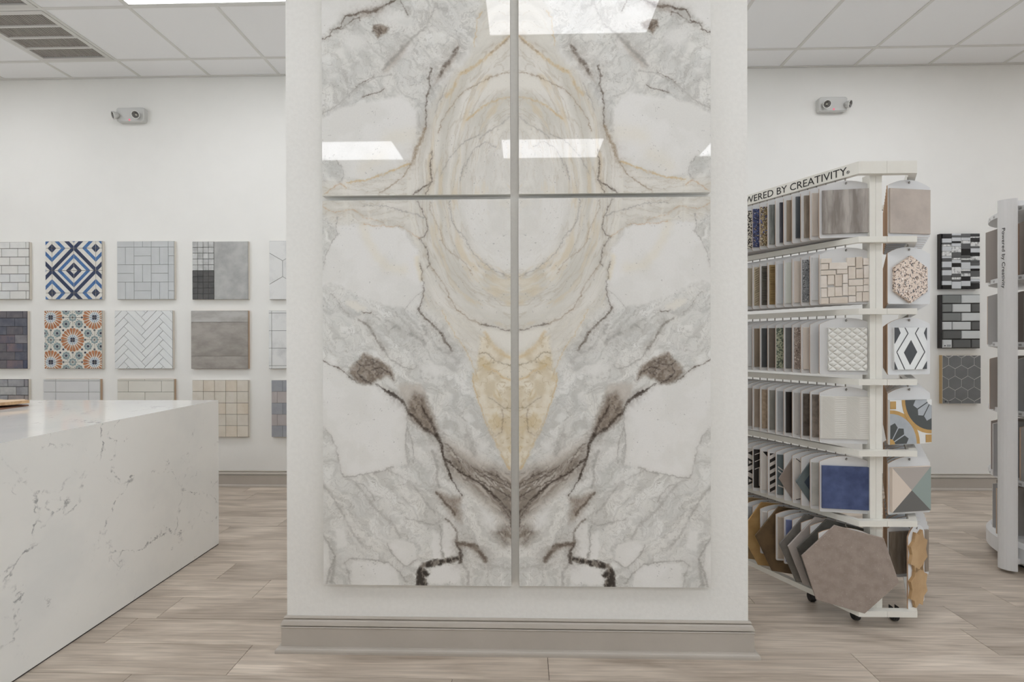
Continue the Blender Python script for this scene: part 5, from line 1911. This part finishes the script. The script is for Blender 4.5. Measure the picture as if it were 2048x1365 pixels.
def small_square(m, w=0.2, h=0.2):
    def f(t):
        sq(t, m, w=w, h=h, z=0.012)
    return f


left_row(5, [('large warm grey hexagon', big_hex('stone', -0.22, 0.195, 0.012, 0.077)), ('dark grey hexagon', big_hex('dark', -0.2)), ('pale grey hexagon', big_hex('pale', -0.16)), ('mid grey hexagon', big_hex('grey', -0.12)),
             ('dusty blue tile', small_square(cm('dusty_blue', (108, 116, 152), (98, 106, 142), scale=8))), ('cream stone tile', small_square(cm('cream_stone', (176, 164, 150), (166, 154, 140), scale=8))), ('umber hexagon', big_hex('umber', -0.1)), ('white stone tile', small_square(PLW)),
             ('ochre hexagon', big_hex('ochre', -0.05)), ('blue grey square tile', small_square(BGY)), ('tan hexagon', big_hex('tan', -0.05)), ('charcoal square tile', small_square(CHR)), ('sand hexagon', big_hex('sand', 0.0))])

# ------------------------------------------------------------------ right arms
GENR = [('brown stone', BRS), ('white', PLN), ('grey stone', GRM), ('black', BLK), ('wood-look', WD1), ('beige', BEI), ('navy', cm('navy_plain', (46, 56, 96), None)), ('marble', MVN)]
RCN = cm('taupe_concrete', (174, 162, 151), (158, 146, 136), scale=7, rough=0.5, detail=8)
TERR = cm('pink_terrazzo', (208, 190, 174), (200, 180, 164), scale=20, rough=0.4, speck=[(95, 0.60, S(120, 96, 78)), (130, 0.62, S(60, 52, 48)), (110, 0.66, S(228, 216, 206))])


def geo_black_white(t):
    w, h, z0_ = 0.166, 0.186, 0.022
    piece(rect(-w / 2, z0_, w / 2, z0_ + h), T_WHITE[0], t, -0.005, 0.008, 'tile', 0.001)
    k = w / 240.0

    def P_(x, z):
        return ((x - 370 + 2 - 25) * k * 1.0, z0_ + (635 - z) * h / 395.0)
    # shapes traced on the tile face
    cxm = 402
    sh = [[(402, 358), (447, 470), (395, 592), (350, 475)],
          [(268, 242), (310, 242), (326, 292), (284, 392), (268, 392)], [(497, 292), (514, 242), (532, 242), (528, 395)],
          [(268, 555), (280, 552), (306, 635), (268, 635)], [(522, 548), (518, 630), (485, 632)]]
    lines_ = [[(357, 242), (380, 296), (298, 470), (356, 632)], [(458, 242), (434, 296), (503, 470), (430, 632)]]
    pol_ = [([P_(x + 370 - 402 + 25, z) for x, z in s_], 0) for s_ in sh]
    for ln in lines_:
        for a, b in zip(ln[:-1], ln[1:]):
            a, b = P_(a[0] - 7, a[1]), P_(b[0] - 7, b[1])
            dx, dz = b[0] - a[0], b[1] - a[1]
            l = math.hypot(dx, dz)
            nx, nz = -dz / l * 0.0018, dx / l * 0.0018
            pol_.append(([(a[0] - nx, a[1] - nz), (b[0] - nx, b[1] - nz), (b[0] + nx, b[1] + nz), (a[0] + nx, a[1] + nz)], 0))
    pol_ = [(clip_rect(p, -w / 2 + .001, z0_ + .001, w / 2 - .001, z0_ + h - .001), mi) for p, mi in pol_]
    flat([(p, mi) for p, mi in pol_ if p], [JET], t, -0.013)


GOLDP = cm('mustard_print', (176, 138, 72), (166, 128, 62), scale=20, rough=0.5)
DGRN = cm('dark_green_print', (52, 54, 50), None, rough=0.5)
BGRY = cm('blue_grey_print', (160, 164, 168), (150, 154, 158), scale=14, rough=0.5)


def arc_tile(t):
    w, h, z0_ = 0.212, 0.196, 0.0
    piece(rect(-w / 2, z0_, w / 2, z0_ + h), T_WHITE[2], t, -0.005, 0.008, 'tile', 0.001)

    def disc(cx_, cz_, r, n=40):
        return clip_rect(circle(cx_, cz_, r, n), -w / 2 + .001, z0_ + .001, w / 2 - .001, z0_ + h - .001)
    pol_ = []
    for cx_, cz_, inv in ((-w / 2, z0_, 0), (w / 2, z0_ + h, 1)):
        pol_ += [(disc(cx_, cz_, 0.152), 0), (disc(cx_, cz_, 0.136), 1 if not inv else 2)]
        for k in range(3):
            a = (k + 0.5) * math.pi / 6 + (math.pi if inv else 0)
            ca, sa = math.cos(a), math.sin(a)
            pet = [(0.02, -0.003), (0.060, -0.0135), (0.082, -0.019), (0.098, 0.0), (0.082, 0.019), (0.060, 0.0135), (0.02, 0.003)]
            p = clip_rect([(cx_ + ca * u - sa * v, cz_ + sa * u + ca * v) for u, v in pet], -w / 2 + .001, z0_ + .001, w / 2 - .001, z0_ + h - .001)
            pol_.append((p, 2 if not inv else 1))
        pol_.append((disc(cx_, cz_, 0.026), 0 if not inv else 3))
    pol_ += [(rect(-w / 2 + .002, z0_ + h - 0.040, -w / 2 + 0.030, z0_ + h - 0.006), 0), (rect(w / 2 - 0.030, z0_ + 0.006, w / 2 - .002, z0_ + 0.040), 0)]
    mb = MB()
    for n, (p, mi) in enumerate(pol_):
        if len(p) > 2:
            mb.prism(p, -0.0003 - 0.00012 * n, 0, mi, back=False)
    mb.build('printed_pattern', [GOLDP, BGRY, DGRN, T_WHITE[2]], t, (0, -0.013, 0))


PYR = [cm('pyr_beige', (202, 188, 174), None), cm('pyr_taupe', (160, 152, 145), None), cm('pyr_sage', (132, 144, 138), None), cm('pyr_charcoal', (92, 90, 86), None)]


def pyramid_tile(t):
    w, h, z0_ = 0.196, 0.196, 0.012
    mb = MB()
    piece(rect(-w / 2, z0_, w / 2, z0_ + h), PYR[0], t, -0.005, 0.012, 'tile', 0.001)
    c = (0.0, z0_ + h * 0.48)
    q = [(-w / 2 + .001, z0_ + .001), (w / 2 - .001, z0_ + .001), (w / 2 - .001, z0_ + h - .001), (-w / 2 + .001, z0_ + h - .001)]
    tri = [([q[3], q[0], c], 0), ([q[2], q[3], c], 1), ([q[1], q[2], c], 2), ([q[0], q[1], c], 3)]
    flat(tri, PYR, t, -0.017, 'printed_pattern', 0.0005)


STAR = cm('star_tan', (176, 144, 104), (160, 128, 88), scale=8, rough=0.55)


def star_tiles(t):
    for cz_ in (0.088, 0.240):
        pts_ = []
        for k in range(16):
            a = math.pi / 8 * k + math.pi / 8
            r = 0.098 if k % 2 == 0 else 0.074
            pts_.append((r * 0.85 * math.cos(a), cz_ + r * math.sin(a)))
        cx_ = sum(p[0] for p in pts_) / 16
        me_ = MB().prism(pts_, -0.011, 0, 0, 0).mesh('star_tile', STAR)
        put('star_tile', me_, t, (0, -0.005 , 0))


def terr_hex(t):
    piece(hexagon(0.0, 0.108, 0.104, math.pi / 2, 0.92, 1.0), TERR, t, -0.005, 0.012, 'tile', 0.0012)


right_front = [('taupe concrete tile', lambda t: sq(t, RCN, w=0.205, h=0.196, z=0.014)), ('pink terrazzo hexagon', terr_hex), ('black and white diamond tile', geo_black_white),
               ('mustard and charcoal arc tile', arc_tile), ('four-tone triangle tile', pyramid_tile), ('tan star mosaic', star_tiles)]
for lv, (desc, fn) in enumerate(right_front):
    for i in range(NB['R']):
        if i == 0:
            t = hung_card('R', lv, 0, desc, rot=(0.17 if lv < 5 else 0.52), cw=(CWD if lv < 5 else 0.150), ch=(CHT if lv < 5 else 0.355), rise=(RISE if lv < 5 else 0.04), dx=(0.0 if lv < 5 else 0.03))
            fn(t)
        else:
            d_, m = GENR[(i * 5 + lv * 3) % len(GENR)]
            t = hung_card('R', lv, i, d_ + ' tile')
            sq(t, m, w=0.2, h=0.19)

# ================================================================== white carousel stand at the right edge
M_STAND = mat('stand_white_plastic', S(206, 206, 206, 1.25), rough=0.32)
M_TAB = mat('stand_inner_grey', S(150, 148, 146), rough=0.5)
SCX, SCY, SR = 3.14, 2.66, 0.45
stand = thing('carousel_stand', 'white carousel stand with slogan on its curved front post, right edge', 'display stand', (SCX, SCY, 0))


def loc(x, yy):
    return (x - SCX, yy - SCY)


post = [loc(*p) for p in ((2.612, 2.70), (2.586, 2.677), (2.583, 2.668), (2.584, 2.658), (2.589, 2.647), (2.597, 2.637), (2.607, 2.629), (2.619, 2.623), (2.630, 2.620), (2.637, 2.6195), (2.652, 2.67), (2.648, 2.70))]
pm = MB().extrude_z(post, 0.018, 2.016)
pm.build('front_post', M_STAND, stand)
TRAYS = [1.985, 1.611, 1.246, 0.870, 0.490]
for zt in TRAYS:
    tr = MB().lathe([(0.0, -0.042), (SR - 0.05, -0.042), (SR - 0.012, -0.030), (SR, -0.026), (SR, 0.0), (SR - 0.014, 0.0), (SR - 0.014, -0.014), (0.0, -0.014)], 56, c=(0, 0, zt)).build('tray', M_STAND, stand, smooth=False)
    nt_ = MB()
    for k in range(44):
        a = 2 * math.pi * k / 44
        c_ = Matrix.Rotation(a, 4, 'Z')
        nt_.v += [tuple(c_ @ Vector(p)) for p in ((SR + 0.0004, -0.008, zt - 0.021), (SR + 0.0004, 0.008, zt - 0.021), (SR + 0.0004, 0.008, zt - 0.009), (SR + 0.0004, -0.008, zt - 0.009))]
        b = len(nt_.v) - 4
        nt_.f.append((b, b + 1, b + 2, b + 3)); nt_.m.append(0)
    tag(nt_.build('rim_slots', M_TAB, stand), kind='stuff')
MB().lathe([(0.0, 0.03), (SR - 0.02, 0.03), (SR + 0.01, 0.05), (SR + 0.01, 0.13), (SR - 0.01, 0.155), (0.0, 0.155)], 56).build('base_drum', M_STAND, stand)
MB().lathe([(0.0, 0.0), (SR - 0.06, 0.0), (SR - 0.06, 0.03)], 40).build('base_foot', M_RUB, stand)
MB().lathe([(0.032, 0.15), (0.032, 1.99)], 20).build('axle', M_STAND, stand)
for zt in (2.005, 0.066):
    a_ = loc(2.62, 2.67)
    MB().box(a_[0], -0.02, a_[1] - 0.02, a_[1] + 0.02, zt - 0.022, zt + 0.006).build('arm', M_STAND, stand)
me, tw = text_mesh('post_slogan', 'Powered by Creativity', 0.0125, M_INK, 0.0004, width=0.325)
ps = put('post_slogan', me, stand)
# text runs downwards on the left flank of the post
pa, pb = Vector(loc(2.584, 2.658)), Vector(loc(2.597, 2.637))
across = (pb - pa).normalized()
nn = Vector((across.y, -across.x))
if nn.dot(Vector((-SCX, -SCY)) - Vector((0, 0))) < 0:
    nn = -nn
mid = (pa + pb) / 2
o_ = mid - across * 0.006 + nn * 0.0022
ps.matrix_local = Matrix(((0, across.x, nn.x, o_.x), (0, across.y, nn.y, o_.y), (-1, 0, 0, 1.862), (0, 0, 0, 1)))

FACES = [cm('card_face_%d' % k, c) for k, c in enumerate([(172, 171, 171), (190, 187, 184), (168, 160, 154), (182, 180, 178), (158, 149, 142)])]
TIERN = ['top', 'second', 'third', 'fourth', 'lowest']
CE = [cm('edge_tan', (178, 154, 132)), cm('edge_brown', (140, 112, 92)), cm('edge_white', (196, 192, 188))]
tiers = list(zip(TIERN, [1.611, 1.246, 0.870, 0.490, 0.155], [0.318, 0.302, 0.312, 0.322, 0.275]))
for ti, (tn, zb, hh) in enumerate(tiers):
    for k in range(9):
        a = math.radians(118 + k * 15 + ti * 4)
        ro = 0.415 + 0.055 * ((k * 7 + ti * 3) % 3) / 2
        lab = f"{['grey', 'ivory', 'brown', 'pale', 'umber'][(k + ti) % 5]} fin card, {ORD[k]} clockwise from the back on {tn} carousel tray" if k else f"grey fin card rearmost on the {tn} carousel tray"
        t = thing('fin_card', lab, 'tile sample', (SCX, SCY, zb - (0.0138 if ti < 4 else -0.0002)), a, 'fin cards on the carousel')
        p = [(0.12, 0), (ro, 0), (ro, hh * 0.93), (ro - 0.05, hh * 0.985), (0.12, hh)]
        MB().prism(p, -0.004, 0.004, 0, 0, side=1).build('card', [FACES[(k + ti) % 5], CE[(k + ti) % 3]], t)
    for k in range(3):
        a = math.radians(232 + k * 17)
        X, Y = SCX + 0.30 * math.cos(a), SCY + 0.30 * math.sin(a)
        lab = f"label card with dark swatches, {['left', 'middle', 'right'][k]} one facing out on {tn} carousel tray"
        t = thing('label_card', lab, 'tile sample', (X, Y, zb - (0.0138 if ti < 4 else -0.0002)), a + math.pi / 2, 'label cards on the carousel')
        wd = 0.085
        MB().box(-wd / 2, wd / 2, 0, 0.006, 0, hh * 0.95).build('card', [M_CARD], t)
        MB().box(-wd / 2 + .003, wd / 2 - .003, -0.003, 0, 0.004, hh * 0.42).build('tile', [[BGY, GRM, BLU, MVN, GRM][(ti + k) % 5]], t)
        pr = []
        rr = random.Random(ti * 10 + k)
        for r_ in range(5):
            z = hh * (0.50 + 0.085 * r_)
            for c_ in range(3):
                x = -wd / 2 + 0.010 + c_ * 0.025
                if rr.random() < 0.6:
                    pr.append((rect(x, z, x + 0.013, z + 0.014), 0))
                else:
                    pr += [(rect(x, z + 0.002, x + 0.018, z + 0.005), 0), (rect(x, z + 0.008, x + 0.012, z + 0.010), 0)]
        flat(pr, [INKM], t, 0.0, 'label_print')
